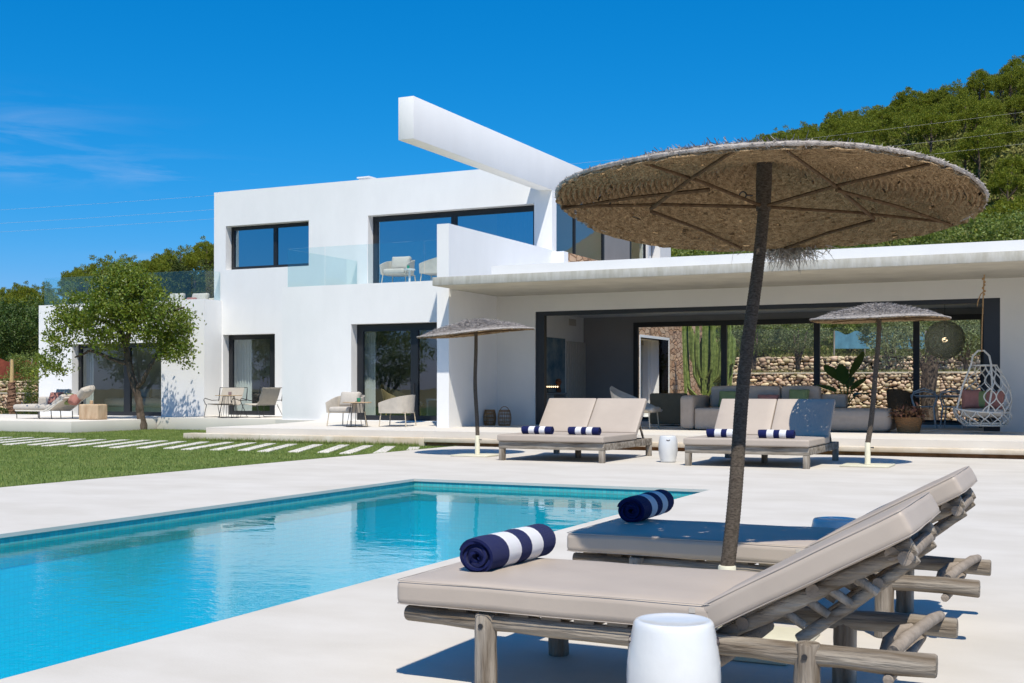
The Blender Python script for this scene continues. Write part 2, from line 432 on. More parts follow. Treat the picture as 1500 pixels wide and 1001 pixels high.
REDPOT = M('dark_glaze_slot_shade', (.03,.02,.025), .4)  # dark finish, also the painted shade of the stool grip slots

SPOKE = M('bark_spoke', (.075,.045,.025), .9, .3, 30, .5, 60, .1, col2=(.14,.09,.05))
def cladding():
    m = bpy.data.materials.new('stone_cladding'); m.use_nodes = True
    t = m.node_tree; t.nodes.clear(); n = t.nodes.new; l = t.links.new
    out = n('ShaderNodeOutputMaterial'); p = n('ShaderNodeBsdfPrincipled'); p.inputs['Roughness'].default_value = .9; p.inputs['Specular IOR Level'].default_value = .15
    tcn = n('ShaderNodeTexCoord'); mp = n('ShaderNodeMapping'); mp.inputs['Scale'].default_value = (2.4,2.4,5.2); l(tcn.outputs['Object'], mp.inputs[0])
    v1 = n('ShaderNodeTexVoronoi'); v1.feature = 'F1'; v2 = n('ShaderNodeTexVoronoi'); v2.feature = 'DISTANCE_TO_EDGE'
    for v in (v1, v2): v.inputs['Scale'].default_value = 1.0; l(mp.outputs[0], v.inputs['Vector'])
    cr1 = n('ShaderNodeValToRGB'); cr1.color_ramp.elements[0].color = (.50,.29,.17,1); cr1.color_ramp.elements[1].color = (.66,.47,.32,1)
    e = cr1.color_ramp.elements.new(.5); e.color = (.58,.38,.24,1)
    sp = n('ShaderNodeSeparateColor'); l(v1.outputs['Color'], sp.inputs[0]); l(sp.outputs[0], cr1.inputs[0])
    mr = n('ShaderNodeMapRange'); mr.inputs['From Max'].default_value = .09; l(v2.outputs[0], mr.inputs[0])
    mix = n('ShaderNodeMix'); mix.data_type = 'RGBA'; mix.inputs['A'].default_value = (.24,.14,.085,1); l(mr.outputs[0], mix.inputs['Factor']); l(cr1.outputs[0], mix.inputs['B'])
    l(mix.outputs['Result'], p.inputs['Base Color'])
    nz_ = n('ShaderNodeTexNoise'); nz_.inputs['Scale'].default_value = 14; l(tcn.outputs['Object'], nz_.inputs['Vector'])
    ad = n('ShaderNodeMath'); ad.operation = 'MULTIPLY_ADD'; ad.inputs[1].default_value = .5; l(nz_.outputs['Fac'], ad.inputs[0]); l(mr.outputs[0], ad.inputs[2])
    bp = n('ShaderNodeBump'); bp.inputs['Strength'].default_value = .9; bp.inputs['Distance'].default_value = .05; l(ad.outputs[0], bp.inputs['Height']); l(bp.outputs[0], p.inputs['Normal'])
    l(p.outputs[0], out.inputs[0]); return m
CLAD = cladding()

def tile_mat(nm='pool_mosaic', c1=(.010,.68,.90,1), c2=(.013,.74,.95,1), c3=(.012,.61,.82,1)):
    m = bpy.data.materials.new(nm); m.use_nodes = True
    t = m.node_tree; t.nodes.clear(); n = t.nodes.new; l = t.links.new
    out = n('ShaderNodeOutputMaterial'); p = n('ShaderNodeBsdfPrincipled'); p.inputs['Roughness'].default_value = .3
    tcn = n('ShaderNodeTexCoord'); 
    sep = n('ShaderNodeSeparateXYZ'); l(tcn.outputs['Object'], sep.inputs[0])
    ad = n('ShaderNodeMath'); ad.operation = 'ADD'; l(sep.outputs[0], ad.inputs[0]); l(sep.outputs[1], ad.inputs[1])
    cb = n('ShaderNodeCombineXYZ'); l(ad.outputs[0], cb.inputs[0]); l(sep.outputs[2], cb.inputs[1])
    br = n('ShaderNodeTexBrick'); br.offset = 0; br.inputs['Scale'].default_value = 1.0; br.inputs['Brick Width'].default_value = .05; br.inputs['Row Height'].default_value = .05; br.inputs['Mortar Size'].default_value = .0035
    br.inputs['Color1'].default_value = c1; br.inputs['Color2'].default_value = c2; br.inputs['Mortar'].default_value = c3
    l(cb.outputs[0], br.inputs['Vector']); l(br.outputs['Color'], p.inputs['Base Color']); l(p.outputs[0], out.inputs[0]); return m
TILE = tile_mat()
WLINE = tile_mat('waterline_mosaic', (.05,.40,.40,1), (.09,.50,.48,1), (.16,.34,.33,1))

def water_mat():
    m = bpy.data.materials.new('pool_water'); m.use_nodes = True
    t = m.node_tree; t.nodes.clear(); n = t.nodes.new; l = t.links.new
    out = n('ShaderNodeOutputMaterial')
    tcn = n('ShaderNodeTexCoord'); mp = n('ShaderNodeMapping'); mp.inputs['Scale'].default_value = (1.0,1.6,1.0); mp.inputs['Rotation'].default_value = (0,0,-.45); l(tcn.outputs['Object'], mp.inputs[0])
    a = n('ShaderNodeTexNoise'); a.inputs['Scale'].default_value = 2.6; a.inputs['Detail'].default_value = 2.5; l(mp.outputs[0], a.inputs['Vector'])
    b = n('ShaderNodeTexNoise'); b.inputs['Scale'].default_value = 15.0; b.inputs['Detail'].default_value = 3.0; l(mp.outputs[0], b.inputs['Vector'])
    # calm towards the far end, livelier near the inlet side
    sep = n('ShaderNodeSeparateXYZ'); l(tcn.outputs['Object'], sep.inputs[0])
    mr = n('ShaderNodeMapRange'); mr.inputs['From Min'].default_value = 9.5; mr.inputs['From Max'].default_value = 3.0; mr.inputs['To Min'].default_value = .03; mr.inputs['To Max'].default_value = 1.0; l(sep.outputs[1], mr.inputs['Value'])
    mu = n('ShaderNodeMath'); mu.operation = 'MULTIPLY'; l(b.outputs['Fac'], mu.inputs[0]); l(mr.outputs[0], mu.inputs[1])
    mu2 = n('ShaderNodeMath'); mu2.operation = 'MULTIPLY'; mu2.inputs[1].default_value = 1.05; l(mu.outputs[0], mu2.inputs[0])
    ad = n('ShaderNodeMath'); ad.operation = 'ADD'; l(a.outputs['Fac'], ad.inputs[0]); l(mu2.outputs[0], ad.inputs[1])
    bp = n('ShaderNodeBump'); bp.inputs['Strength'].default_value = .16; bp.inputs['Distance'].default_value = .02; l(ad.outputs[0], bp.inputs['Height'])
    g = n('ShaderNodeBsdfGlossy'); g.inputs['Roughness'].default_value = 0.0; l(bp.outputs[0], g.inputs['Normal'])
    rf = n('ShaderNodeBsdfRefraction'); rf.inputs['IOR'].default_value = 1.33; rf.inputs['Roughness'].default_value = 0; rf.inputs['Color'].default_value = (.70,1,1,1); l(bp.outputs[0], rf.inputs['Normal'])
    tr = n('ShaderNodeBsdfTransparent'); tr.inputs[0].default_value = (.72,1,1,1)
    body = n('ShaderNodeMixShader'); body.inputs[0].default_value = .20; l(tr.outputs[0], body.inputs[1]); l(rf.outputs[0], body.inputs[2])
    fr = n('ShaderNodeFresnel'); fr.inputs[0].default_value = 1.33; l(bp.outputs[0], fr.inputs['Normal'])
    ms = n('ShaderNodeMixShader'); l(fr.outputs[0], ms.inputs[0]); l(body.outputs[0], ms.inputs[1]); l(g.outputs[0], ms.inputs[2]); l(ms.outputs[0], out.inputs[0])
    return m
WATER = water_mat()

def towel_mat():
    m = bpy.data.materials.new('striped_terry'); m.use_nodes = True
    t = m.node_tree; t.nodes.clear(); n = t.nodes.new; l = t.links.new
    out = n('ShaderNodeOutputMaterial'); p = n('ShaderNodeBsdfPrincipled'); p.inputs['Roughness'].default_value = .95; p.inputs['Specular IOR Level'].default_value = .1
    p.inputs['Sheen Weight'].default_value = .08
    tcn = n('ShaderNodeTexCoord'); sep = n('ShaderNodeSeparateXYZ'); l(tcn.outputs['Object'], sep.inputs[0])
    mr = n('ShaderNodeMapRange'); mr.inputs['From Min'].default_value = -.31; mr.inputs['From Max'].default_value = .31; l(sep.outputs[0], mr.inputs[0])
    cr_ = n('ShaderNodeValToRGB'); cr_.color_ramp.interpolation = 'CONSTANT'; e = cr_.color_ramp.elements
    nv, wh = (.008,.014,.085,1), (.80,.80,.82,1)
    e[0].position = 0; e[0].color = nv; e[1].position = .235; e[1].color = wh
    for ps, c in ((.43, nv), (.60, wh), (.79, nv)): k = e.new(ps); k.color = c
    l(mr.outputs[0], cr_.inputs[0])
    nz_ = n('ShaderNodeTexNoise'); nz_.inputs['Scale'].default_value = 260; l(tcn.outputs['Object'], nz_.inputs['Vector'])
    bp = n('ShaderNodeBump'); bp.inputs['Strength'].default_value = .9; bp.inputs['Distance'].default_value = .010; l(nz_.outputs['Fac'], bp.inputs['Height']); l(bp.outputs[0], p.inputs['Normal'])
    l(cr_.outputs[0], p.inputs['Base Color']); l(p.outputs[0], out.inputs[0]); return m
TOWEL = towel_mat()

def mesh_shade(name, col, lo_=.5, hi=.56, sc_=60):      # open weave: strands and holes
    m = bpy.data.materials.new(name); m.use_nodes = True
    t = m.node_tree; t.nodes.clear(); n = t.nodes.new; l = t.links.new
    out = n('ShaderNodeOutputMaterial'); p = n('ShaderNodeBsdfPrincipled'); p.inputs['Base Color'].default_value = (*col, 1); p.inputs['Roughness'].default_value = .9
    tcn = n('ShaderNodeTexCoord'); nz_ = n('ShaderNodeTexNoise'); nz_.inputs['Scale'].default_value = sc_; nz_.inputs['Detail'].default_value = 1; l(tcn.outputs['Object'], nz_.inputs['Vector'])
    mr = n('ShaderNodeMapRange'); mr.inputs['From Min'].default_value = lo_; mr.inputs['From Max'].default_value = hi; l(nz_.outputs['Fac'], mr.inputs[0])
    tr = n('ShaderNodeBsdfTransparent'); ms = n('ShaderNodeMixShader'); l(mr.outputs[0], ms.inputs[0]); l(p.outputs[0], ms.inputs[1]); l(tr.outputs[0], ms.inputs[2]); l(ms.outputs[0], out.inputs[0]); return m
BALL = mesh_shade('woven_lamp_mesh', (.34,.34,.24), .52, .57, 38)
# ================================================================== SETTING
PX0, PX1, PY0, PY1 = -8.45, -4.20, -3.0, 14.50        # pool
RU = np.array([-900,-500,-200,0,60,120,180,260,330,500,700,900,1000,1100,1130,1200,1260,1320,1400,1450,1500,1600,1800,2100,2600])
RV = np.array([ 470, 440, 440,428,412,392,378,372,368,360,340,310, 275, 228, 212, 190, 165, 140, 118, 98,  82,  60,  40,  90, 300])
def ss(t): t = np.clip(t, 0, 1); return t * t * (3 - 2 * t)
def hfun(x, y):
    x = np.asarray(x, float); y = np.asarray(y, float)
    f = -sY * x + cY * y; r = cY * x + sY * y
    u = np.where(f > 5, 750 + F * r / np.maximum(f, 5), -900)
    left = x < -26
    z = np.where(left, 1.0 * (y > 41.75) + .6 * (y > 44.25), 1.85 * (y > 49.25) + .95 * (y > 58.75)) - .06
    z = np.where((y > 41) & (x < -80), 1.5, z)
    zr = 1.25 + (569 - (np.interp(u, RU, RV) + np.where(u < 700, 62, 62 + np.clip((u - 1150)/350, 0, 1.5)*34))) / F * 250
    t = ss((f - 62) / 188.0) ** .8
    z = np.where(f > 62, z + (zr - z) * t + np.minimum((f - 62) * .03, 1.2) * (1 - t), z)
    z = np.where(f > 255, z - (f - 255) * .12, z)
    und = np.clip((f - 70) / 60, 0, 1)
    z = z + und * (1.1 * np.sin(x * .061 + 1) * np.cos(y * .053) + .6 * np.sin(x * .17 + y * .11))
    return np.where((f > 300), np.maximum(z, -6), z)
def axis_lines(lo, hi, mid0, mid1, step, extra):
    a = list(np.arange(mid0, mid1 + .1, step)); k = step; p = mid0
    while p > lo: k *= 1.35; p -= k; a.append(max(p, lo))
    k = step; p = mid1
    while p < hi: k *= 1.35; p += k; a.append(min(p, hi))
    return np.array(sorted(set(np.round(a + extra, 3))))
gx = axis_lines(-3000, 3000, -240, 200, 4.0, [PX0, PX1, -26.02, -25.98])
gy = axis_lines(-2500, 3500, -40, 330, 4.0, [PY0, PY1, 41.7, 41.8, 44.2, 44.3, 49.2, 49.3, 58.7, 58.8])
GX, GY = np.meshgrid(gx, gy)
GZ = hfun(GX, GY)
V = np.stack([GX, GY, GZ], -1).reshape(-1, 3)
nx = len(gx); ii, jj = np.meshgrid(np.arange(nx - 1), np.arange(len(gy) - 1))
mx_, my_ = (gx[ii] + gx[ii+1]) / 2, (gy[jj] + gy[jj+1]) / 2
keep = ~((mx_ > PX0) & (mx_ < PX1) & (my_ > PY0) & (my_ < PY1))
i0 = (jj * nx + ii)[keep]
Fq = np.stack([i0, i0 + 1, i0 + 1 + nx, i0 + nx], -1)
def ground_mat():
    m = M('open_ground', (.30,.20,.11), .95, .25, .35, .25, 6, .1, col2=(.17,.17,.06), detail=8)
    return m
g_ = fast_mesh('ground', V, Fq, ground_mat(), smooth=False); tag(g_, kind='structure')

def struct(mb, name, mat, **k):
    return tag(mb.build(name, mat, **k), kind='structure')
# pool
b = MB()
b.wall(-12.4, 14, -14, 23.05, -.035, 0.0, [(PX0 + .02, PX1 - .02, PY0 + .02, PY1 - .02)], axis='y')
b.v = [(x, z, y) for x, y, z in b.v]                                  # lay the pierced slab flat
struct(b, 'pool_deck', DECKM)
b = MB(); zf, zt = -1.45, -.036
b.add([(PX0,PY0,zf),(PX1,PY0,zf),(PX1,PY1,zf),(PX0,PY1,zf),(PX0,PY0,zt),(PX1,PY0,zt),(PX1,PY1,zt),(PX0,PY1,zt)],
      [(0,1,2,3),(0,4,5,1),(1,5,6,2),(2,6,7,3),(3,7,4,0)])
o = struct(b, 'pool_basin', TILE)
b = MB(); e_ = .004; z0_, z1_ = -.30, -.0365; a0_, a1_, b0_, b1_ = PX0 + e_, PX1 - e_, PY0 + e_, PY1 - e_
b.add([(a0_,b0_,z0_),(a1_,b0_,z0_),(a1_,b1_,z0_),(a0_,b1_,z0_),(a0_,b0_,z1_),(a1_,b0_,z1_),(a1_,b1_,z1_),(a0_,b1_,z1_)], [(0,4,5,1),(1,5,6,2),(2,6,7,3),(3,7,4,0)])
struct(b, 'pool_waterline', WLINE)
b = MB(); b.box(-6.1, PX1 - .006, 10.9, PY1 - .006, zf + .004, -.95); b.box(-5.1, PX1 - .008, 11.9, PY1 - .008, -.946, -.55)
struct(b, 'pool_steps', TILE)
b = MB(); nxw, nyw = 30, 100
for j in range(nyw + 1):
    for i in range(nxw + 1): b.v.append((PX0 + (PX1-PX0)*i/nxw, PY0 + (PY1-PY0)*j/nyw, 0.0))
for j in range(nyw):
    for i in range(nxw): q = j*(nxw+1)+i; b.f.append((q, q+1, q+nxw+2, q+nxw+1)); b.mi.append(0)
o = struct(b, 'pool_water', WATER, smooth=True, origin=(0, 0, 0)); o.location.z = -.105

# lawn and terraces
b = MB()
b.box(-70, -12.4, 2, 23.25, -.055, -.028); b.box(-70, -20.15, 23.25, 25.78, -.055, -.028); b.box(-26.38, -20.15, 25.78, 29.28, -.055, -.028)
b.box(-70, -12.4, -14, 2, -.055, -.028)
struct(b, 'lawn_soil', LAWN)
b = MB(); b.box(-20.1, -13.3, 23.25, 23.68, -.06, .15); b.box(-13.3, 12, 23.25, 23.68, .06, .15)
struct(b, 'garden_step', STEPM, bevel=.008)
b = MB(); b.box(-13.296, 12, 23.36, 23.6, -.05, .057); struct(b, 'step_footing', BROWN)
b = MB()
b.box(-14.2, 12, 23.62, 34.2, -.05, .29)
b.add([(-19.7,23.62,.29),(-14.2,23.62,.29),(-14.2,26,.29),(-19.7,26,.29),(-19.7,28.45,.345),(-14.2,28.45,.345)],
      [(0,1,2,3),(3,2,5,4)])
b.add([(-19.7,23.62,-.05),(-14.2,23.62,-.05),(-14.2,23.62,.29),(-19.7,23.62,.29)], [(0,1,2,3)])
b.add([(-19.7,23.62,-.05),(-19.7,23.62,.29),(-19.7,26,.29),(-19.7,28.45,.345),(-19.7,29.3,.345),(-19.7,29.3,-.05)], [(0,1,2,3,4,5)])
b.box(-21.2, -14.2, 28.45, 33.5, .2, .345)
struct(b, 'terrace', TERR)
b = MB(); b.box(-26.4, -21.2, 29.3, 33.5, -.05, .343); struct(b, 'link_terrace', TERR, bevel=.006)
b = MB(); b.box(-48, -26.42, 25.8, 32.2, -.05, .30); struct(b, 'side_terrace', TERR, bevel=.01)

# stepping slabs across the lawn
nsl = 29
for i in range(nsl):
    t = i / (nsl - 1)
    x = -31.0 + t * 17.9
    p0 = np.array([x + 1.35, 19.35 + .12*math.sin(i*2.1) + .5*t]); p1 = np.array([x, 22.6 + .1*math.sin(i*1.3)])
    b = MB(); d = p1 - p0; ln = np.linalg.norm(d); b.box(-ln/2, ln/2, -.115, .115, -.04, 0)
    o = b.build('stepping_slab', TERR, bevel=.008); m = (p0+p1)/2
    o.location = (m[0], m[1], -.006); o.rotation_euler.z = math.atan2(d[1], d[0])
    lab = 'long pale stepping slab in the row of slabs set across the green lawn'
    if i == 0: lab = 'leftmost visible pale stepping slab of the row across the lawn'
    if i == nsl - 1: lab = 'rightmost pale stepping slab of the lawn row, nearest the pool deck'
    tag(o, lab, 'stepping slab', 'stepping slabs across the lawn')

# ------------------------------------------------------------------ the villa
VL = (-20, 32, 0)
villa = thing('white_villa', 'white flat roofed modern villa with long cantilever beam, balcony and open porch', 'house', VL)
XB = -14.166                                            # face of the long blade wall, beam and upper corner
def vb(mb, name, mat, **k): return mb.build(name, mat, villa, world=True, **k)

# main upper volume
YU = 32.3
W1 = (-26.22, -24.09, .36, 3.05); UW = (-26.11, -22.75, 5.22, 6.69); UO = (-20.5, -14.74, 4.2, 6.70)
b = MB()
b.wall(-26.6, XB, -.05, 7.85, YU, YU + .30, [W1, UW, UO, (-20.9, -14.5, .36, 3.3)])
b.wall(YU + .30, 42, -.05, 7.85, -26.6, -26.3, axis='x')
b.box(-26.3, XB - .3, 41.7, 42, -.05, 7.85)
vb(b, 'wall', WHITE)
b = MB(); b.box(-26.3, XB - .3, YU + .30, 41.7, 7.45, 7.6); vb(b, 'roof', WHITE)
b = MB(); b.box(-26.3, XB - .3, YU + .30, 41.7, 4.0, 4.19); vb(b, 'floor_slab', INNER)
b = MB(); b.box(-26.3, XB - .3, 37.4, 37.55, 4.19, 7.45); b.box(-26.3, XB - .3, 37.4, 37.55, .3, 4.0)
b.box(-21.6, -21.45, YU + .31, 37.4, 4.19, 7.45); b.box(-22.5, -22.35, YU + .31, 37.4, .3, 4.0); vb(b, 'partition', INNER)
b = MB(); b.box(-26.3, -14.5, YU + .30, 37.4, .25, .352); b.box(-20.7, -14.5, 28.81, YU + .3, .25, .352); vb(b, 'indoor_floor', TERR)
b = MB(); b.box(-21.35, -20.97, 33.1, 33.5, 7.5, 8.06); b.box(-21.40, -20.92, 33.05, 33.55, 8.06, 8.10); vb(b, 'roof_vent', WHITE)
# balcony block in front of it
YB = 28.5; W2 = (-18.64, -16.07, .36, 3.05)
W2 = (-18.64, -15.2, .36, 3.05)
b = MB(); b.wall(-21.0, -14.5, -.05, 4.17, YB, YB + .3, [W2]); b.wall(YB + .3, YU, -.05, 4.17, -21.0, -20.7, axis='x')
b.box(-20.7, -14.5, YB + .3, YU, 3.85, 4.16); vb(b, 'wall', WHITE)
# blade wall with its parapet
b = MB(); b.box(-14.50, XB, 26.0, YU, -.05, 5.30); vb(b, 'blade_wall', WHITE)
# beam
b = MB(); b.box(-14.575, XB + .003, 24.28, 38.0, 7.06, 8.055); vb(b, 'beam', WHITE, bevel=.008)

def window(x0, x1, z0, z1, y, mulls, pane, bw=.075, name='window', bottom=None, handle=None):
    f = MB(); d0, d1 = y, y + .09; bb = bottom or bw
    f.box(x0, x0 + bw, d0, d1, z0, z1); f.box(x1 - bw, x1, d0, d1, z0, z1)
    f.box(x0 + bw, x1 - bw, d0, d1, z1 - bw, z1); f.box(x0 + bw, x1 - bw, d0, d1, z0, z0 + bb)
    xs = [x0 + bw]
    for a, c in mulls: f.box(a, c, d0 - .006, d1 + .006, z0 + bb, z1 - bw); xs += [a, c]
    xs.append(x1 - bw)
    fr = vb(f, name, FRAME)
    for a, c in zip(xs[::2], xs[1::2]):
        g = MB(); g.add([(a, y + .045, z0 + bb), (c, y + .045, z0 + bb), (c, y + .045, z1 - bw), (a, y + .045, z1 - bw)], [(0,1,2,3)])
        g.build('pane', pane, fr, world=True)
    if handle:
        h = MB(); h.tube([(handle, y - .03, 1.1), (handle, y - .03, 1.4)], .012); h.box(handle-.008, handle+.008, y-.03, y, 1.12, 1.14); h.box(handle-.008, handle+.008, y-.03, y, 1.36, 1.38)
        h.build('handle', BLACK, fr, world=True)
    return fr
window(*W1, YU + .30, [(-24.52, -24.30)], PANE, bw=.16, bottom=.14, handle=-24.42)
window(*UW, YU + .30, [(-24.37, -24.24)], PANEUP, bw=.12)
window(*UO, YU + .30, [(-17.68, -17.5)], PANEUP, bw=.17, bottom=.06)
window(*W2, YB + .30, [(-16.89, -16.66)], PANE, bw=.20, bottom=.14, handle=-16.77)

# glass balustrade of the balcony
zb0, zb1 = 4.172, 5.28
def panel(p, q, z0=zb0, z1=zb1, th=.018):
    p, q = np.array(p), np.array(q); d = (q - p) / np.linalg.norm(q - p); nrm = np.array([-d[1], d[0]]) * th / 2
    g = MB(); c = [p - nrm, q - nrm, q + nrm, p + nrm]
    g.add([(a[0], a[1], z) for z in (z0, z1) for a in c], [(0,1,2,3)[::-1], (4,5,6,7), (0,1,5,4), (1,2,6,5), (2,3,7,6), (3,0,4,7)])
    vb(g, 'glass_panel', RAIL)
xs = [-20.9, -19.6, -18.18, -16.35, -14.52]
for a, c in zip(xs[:-1], xs[1:]): panel((a + .015, 28.62), (c - .015, 28.62))
for a, c in ((28.65, 30.45), (30.48, 32.28)): panel((-20.9, a), (-20.9, c))

# side wing on the left
YL_ = 31.4; XL0, XL1 = -33.7, -26.27
LD = (-32.12, -28.09, .31, 2.80)
b = MB(); b.wall(XL0, XL1, -.05, 4.2, YL_, YL_ + .3, [LD]); b.box(XL0, XL0 + .3, YL_ + .3, 39, -.05, 4.2); b.box(XL1 - .3, XL1, YL_ + .3, YU - .003, -.05, 4.2)
b.box(XL0 + .3, -26.603, 38.7, 39, -.05, 4.2); b.box(XL0 + .3, -26.603, YL_ + .3, 38.7, 3.6, 3.85); vb(b, 'wall', WHITE)
b = MB(); b.box(XL0 + .3, -26.61, YL_ + .3, 38.7, .2, .302); vb(b, 'indoor_floor', TERR)
b = MB(); b.box(XL0 + .3, -26.61, 36.0, 36.12, .302, 3.6); vb(b, 'partition', INNER)
window(*LD, YL_ + .30, [(-30.02, -29.74)], PANE, bw=.14, bottom=.14)
for a, c in ((-33.55, -31.1), (-31.06, -28.6), (-28.56, -26.9), (-26.86, -26.32)): panel((a, YL_ + .12), (c, YL_ + .12), 4.2, 5.17)
panel((-33.58, YL_ + .16), (-33.58, 34.5), 4.2, 5.17); panel((-26.34, YL_ + .16), (-26.34, YU - .01), 4.2, 5.17)

# tower wing running back along the blade: glazed storey over stone
b = MB()
TG = (32.62, 40.75, 5.30, 7.05)
b.wall(YU + .30, 43.4, 4.2, 7.85, XB - .3, XB, [TG, (40.95, 42.15, 5.3, 7.05)], axis='x')
b.box(-20, XB - .3, 43.1, 43.4, .0, 7.85)
vb(b, 'wall', WHITE)
f = MB(); xg = XB - .10
for a, c in ((32.62, 32.68), (34.17, 34.25), (36.58, 36.68), (39.14, 39.24), (40.69, 40.75)): f.box(xg - .04, xg + .04, a, c, 5.34, 7.01)
f.box(xg - .045, xg + .045, 32.62, 40.75, 5.30, 5.34); f.box(xg - .045, xg + .045, 32.62, 40.75, 7.01, 7.05)
fr = vb(f, 'window', FRAME)
for a, c in ((32.68, 34.17), (34.25, 36.58), (39.24, 40.69)):
    g = MB(); g.add([(xg, a, 5.3), (xg, c, 5.3), (xg, c, 7.05), (xg, a, 7.05)], [(0,1,2,3)]); g.build('pane', PANE, fr, world=True)
g = MB(); g.box(xg - .02, xg + .02, 36.68, 39.14, 5.3, 7.05); g.build('dark_interior_panel', GREYW, fr, world=True)  # opaque grey panel, its colour stands in for the dark interior of an opening
g = MB(); g.box(XB - .34, XB - .302, 40.95, 42.15, 5.3, 7.05); vb(g, 'shutter', GREYW)
b = MB(); b.box(XB + .002, -13.79, YU, 32.62, -.05, 5.25); vb(b, 'wall', WHITE)
b = MB(); b.wall(32.62, 47.4, -.05, 5.24, XB + .004, -13.80, [(38.95, 42.0, .2, 3.0)], axis='x'); b.box(-14.4, -13.80, 47.4, 47.7, -.05, 5.24); vb(b, 'stone_wall', CLAD)
b = MB(); b.wall(32.62, 47.4, -.05, 4.2, XB - .6, XB - .02, [(38.95, 42.0, .2, 3.0)], axis='x')
b.box(XB - .02, -13.785, 38.86, 38.95, .2, 3.09); b.box(XB - .02, -13.785, 42.0, 42.09, .2, 3.09); b.box(XB - .02, -13.785, 38.95, 42.0, 3.0, 3.09); vb(b, 'door_surround', WHITE)
f = MB(); 
for a, c in ((38.95, 39.1), (40.75, 40.95), (41.85, 42.0)): f.box(XB - .56, XB - .48, a, c, .2, 3.0)
f.box(XB - .56, XB - .48, 39.1, 40.75, 2.82, 3.0); f.box(XB - .56, XB - .48, 40.95, 41.85, 2.82, 3.0)
fr = vb(f, 'back_door', GREYW)
g = MB(); g.add([(XB - .52, 39.1, .2), (XB - .52, 41.85, .2), (XB - .52, 41.85, 2.82), (XB - .52, 39.1, 2.82)], [(0,1,2,3)]); g.build('pane', PANE, fr, world=True)
b = MB(); b.box(-20, XB - .61, 42.3, 42.4, .2, 4.2); b.box(-20, -19.8, 37.56, 42.3, .2, 4.2); vb(b, 'partition', INNER)

# porch: slab, parapet, back wall, living room
YS = 24.97; ZS = 3.69
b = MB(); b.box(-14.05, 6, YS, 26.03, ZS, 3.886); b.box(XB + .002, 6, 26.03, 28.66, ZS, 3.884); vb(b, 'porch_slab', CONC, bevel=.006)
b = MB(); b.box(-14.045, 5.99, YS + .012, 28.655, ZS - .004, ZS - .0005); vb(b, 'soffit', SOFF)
b = MB(); b.box(-12.66, 6, 25.33, 25.6, 3.925, 4.13); b.box(-12.66, 6, 25.36, 25.58, 3.886, 3.925); vb(b, 'parapet', WHITE)
b = MB(); b.box(XB + .005, 6, 28.67, 34.2, 3.70, 3.95); vb(b, 'roof', WHITE)
OP = (-13.05, -1.77, .30, 3.255)
b = MB(); b.wall(XB + .002, 6, -.05, 3.695, 28.66, 28.94, [OP]); b.box(3.7, 4, 25.4, 28.66, -.05, 3.68); vb(b, 'porch_wall', M('porch_render', (.66,.65,.62), .78, .03, .9, .05, 60, .2))
f = MB(); f.box(OP[0], -12.81, 28.70, 28.86, .30, 3.255); f.box(-2.11, OP[1], 28.70, 28.90, .30, 3.255); f.box(-12.81, -2.11, 28.70, 28.86, 3.15, 3.255); vb(f, 'sliding_frame', FRAME)
f = MB(); 
for k in range(3): f.box(-2.08 + .09*k, -2.01 + .09*k, 28.92 + .07*k, 28.97 + .07*k, .34, 3.2)
vb(f, 'stacked_door_leaf', FRAME)
RX0, RX1, RY = -13.66, 1.2, 33.5
RO = (-12.06, -2.40, .36, 3.18)
b = MB(); b.box(RX0, RX1, 28.94, RY + .3, 3.36, 3.5); vb(b, 'ceiling', INNER)
b = MB(); b.wall(RX0, RX1, .29, 3.36, RY, RY + .28, [RO]); vb(b, 'rear_wall', GREYW)
b = MB(); b.wall(28.94, 36.5, .29, 3.36, XB + .003 , RX0, [], axis='x'); vb(b, 'room_wall', INNER)
b = MB(); b.box(RX1, RX1 + .2, 28.94, RY + .28, .29, 3.36); vb(b, 'room_wall', INNER)
window(RO[0], RO[1], RO[2], RO[3], RY - .06, [(-9.43, -9.27), (-6.82, -6.66), (-4.21, -4.05)], CLEAR, bw=.14, bottom=.06)
# ================================================================== OBJECTS
def P3(*a): return Vector(a)
def arc(c, r, a0, a1, n, plane='xz'):
    out = []
    for i in range(n + 1):
        t = a0 + (a1 - a0) * i / n; x, y = r * math.cos(t), r * math.sin(t)
        out.append((c[0]+x, c[1], c[2]+y) if plane == 'xz' else (c[0]+x, c[1]+y, c[2]))
    return out

# ------------------------------------------------------------------ ceramic stools
def stool(loc, label, rz=0):
    t = thing('ceramic_stool', label, 'stool', (loc[0], loc[1], 0.001), rz, 'white ceramic drum stools')
    R = .163; n = 40
    prof = [(.118,.0),(.130,.006),(.134,.03),(.150,.11),(.161,.20),(R,.255),(.160,.31),(.153,.36),(.1455,.405),(.141,.425),(.1375,.440),(.130,.449),(.120,.4505),(.108,.447),(.06,.4435),(1e-6,.443)]
    b = MB(); b.lathe(prof, n=n)
    b.v = [(x*(1+.006*math.sin(3*math.atan2(y,x)+z*9)), y*(1+.006*math.sin(3*math.atan2(y,x)+z*9)), z) for x,y,z in b.v]
    b.build('drum', CERAM, t, smooth=True, ang=60)
    for s in (1, -1):                                       # dark tubes, the shade inside the grip slots put into their colour
        g = MB(); pts = []
        for k in range(9):
            a = -.30 + .60*k/8; zz = .385 - .016*math.cos(a*5); r = .1490
            pts.append((s*r*math.sin(a)*.62 , -s*math.sqrt(max(r*r-(r*math.sin(a)*.62)**2,0)), zz))
        g.tube(pts, .008, 8); g.build('hand_slot_shade', REDPOT, t, smooth=True)
    return t
stool((-1.295, 4.00), 'white ceramic drum stool standing in front of the nearest sun lounger', 1.885)
stool((-6.43, 19.55), 'white ceramic drum stool standing on the deck between the two far double sunbeds', .33)
stool((-1.40, 7.53), 'white ceramic drum stool in parasol shade, mostly hidden behind the second sun lounger', 2.0)

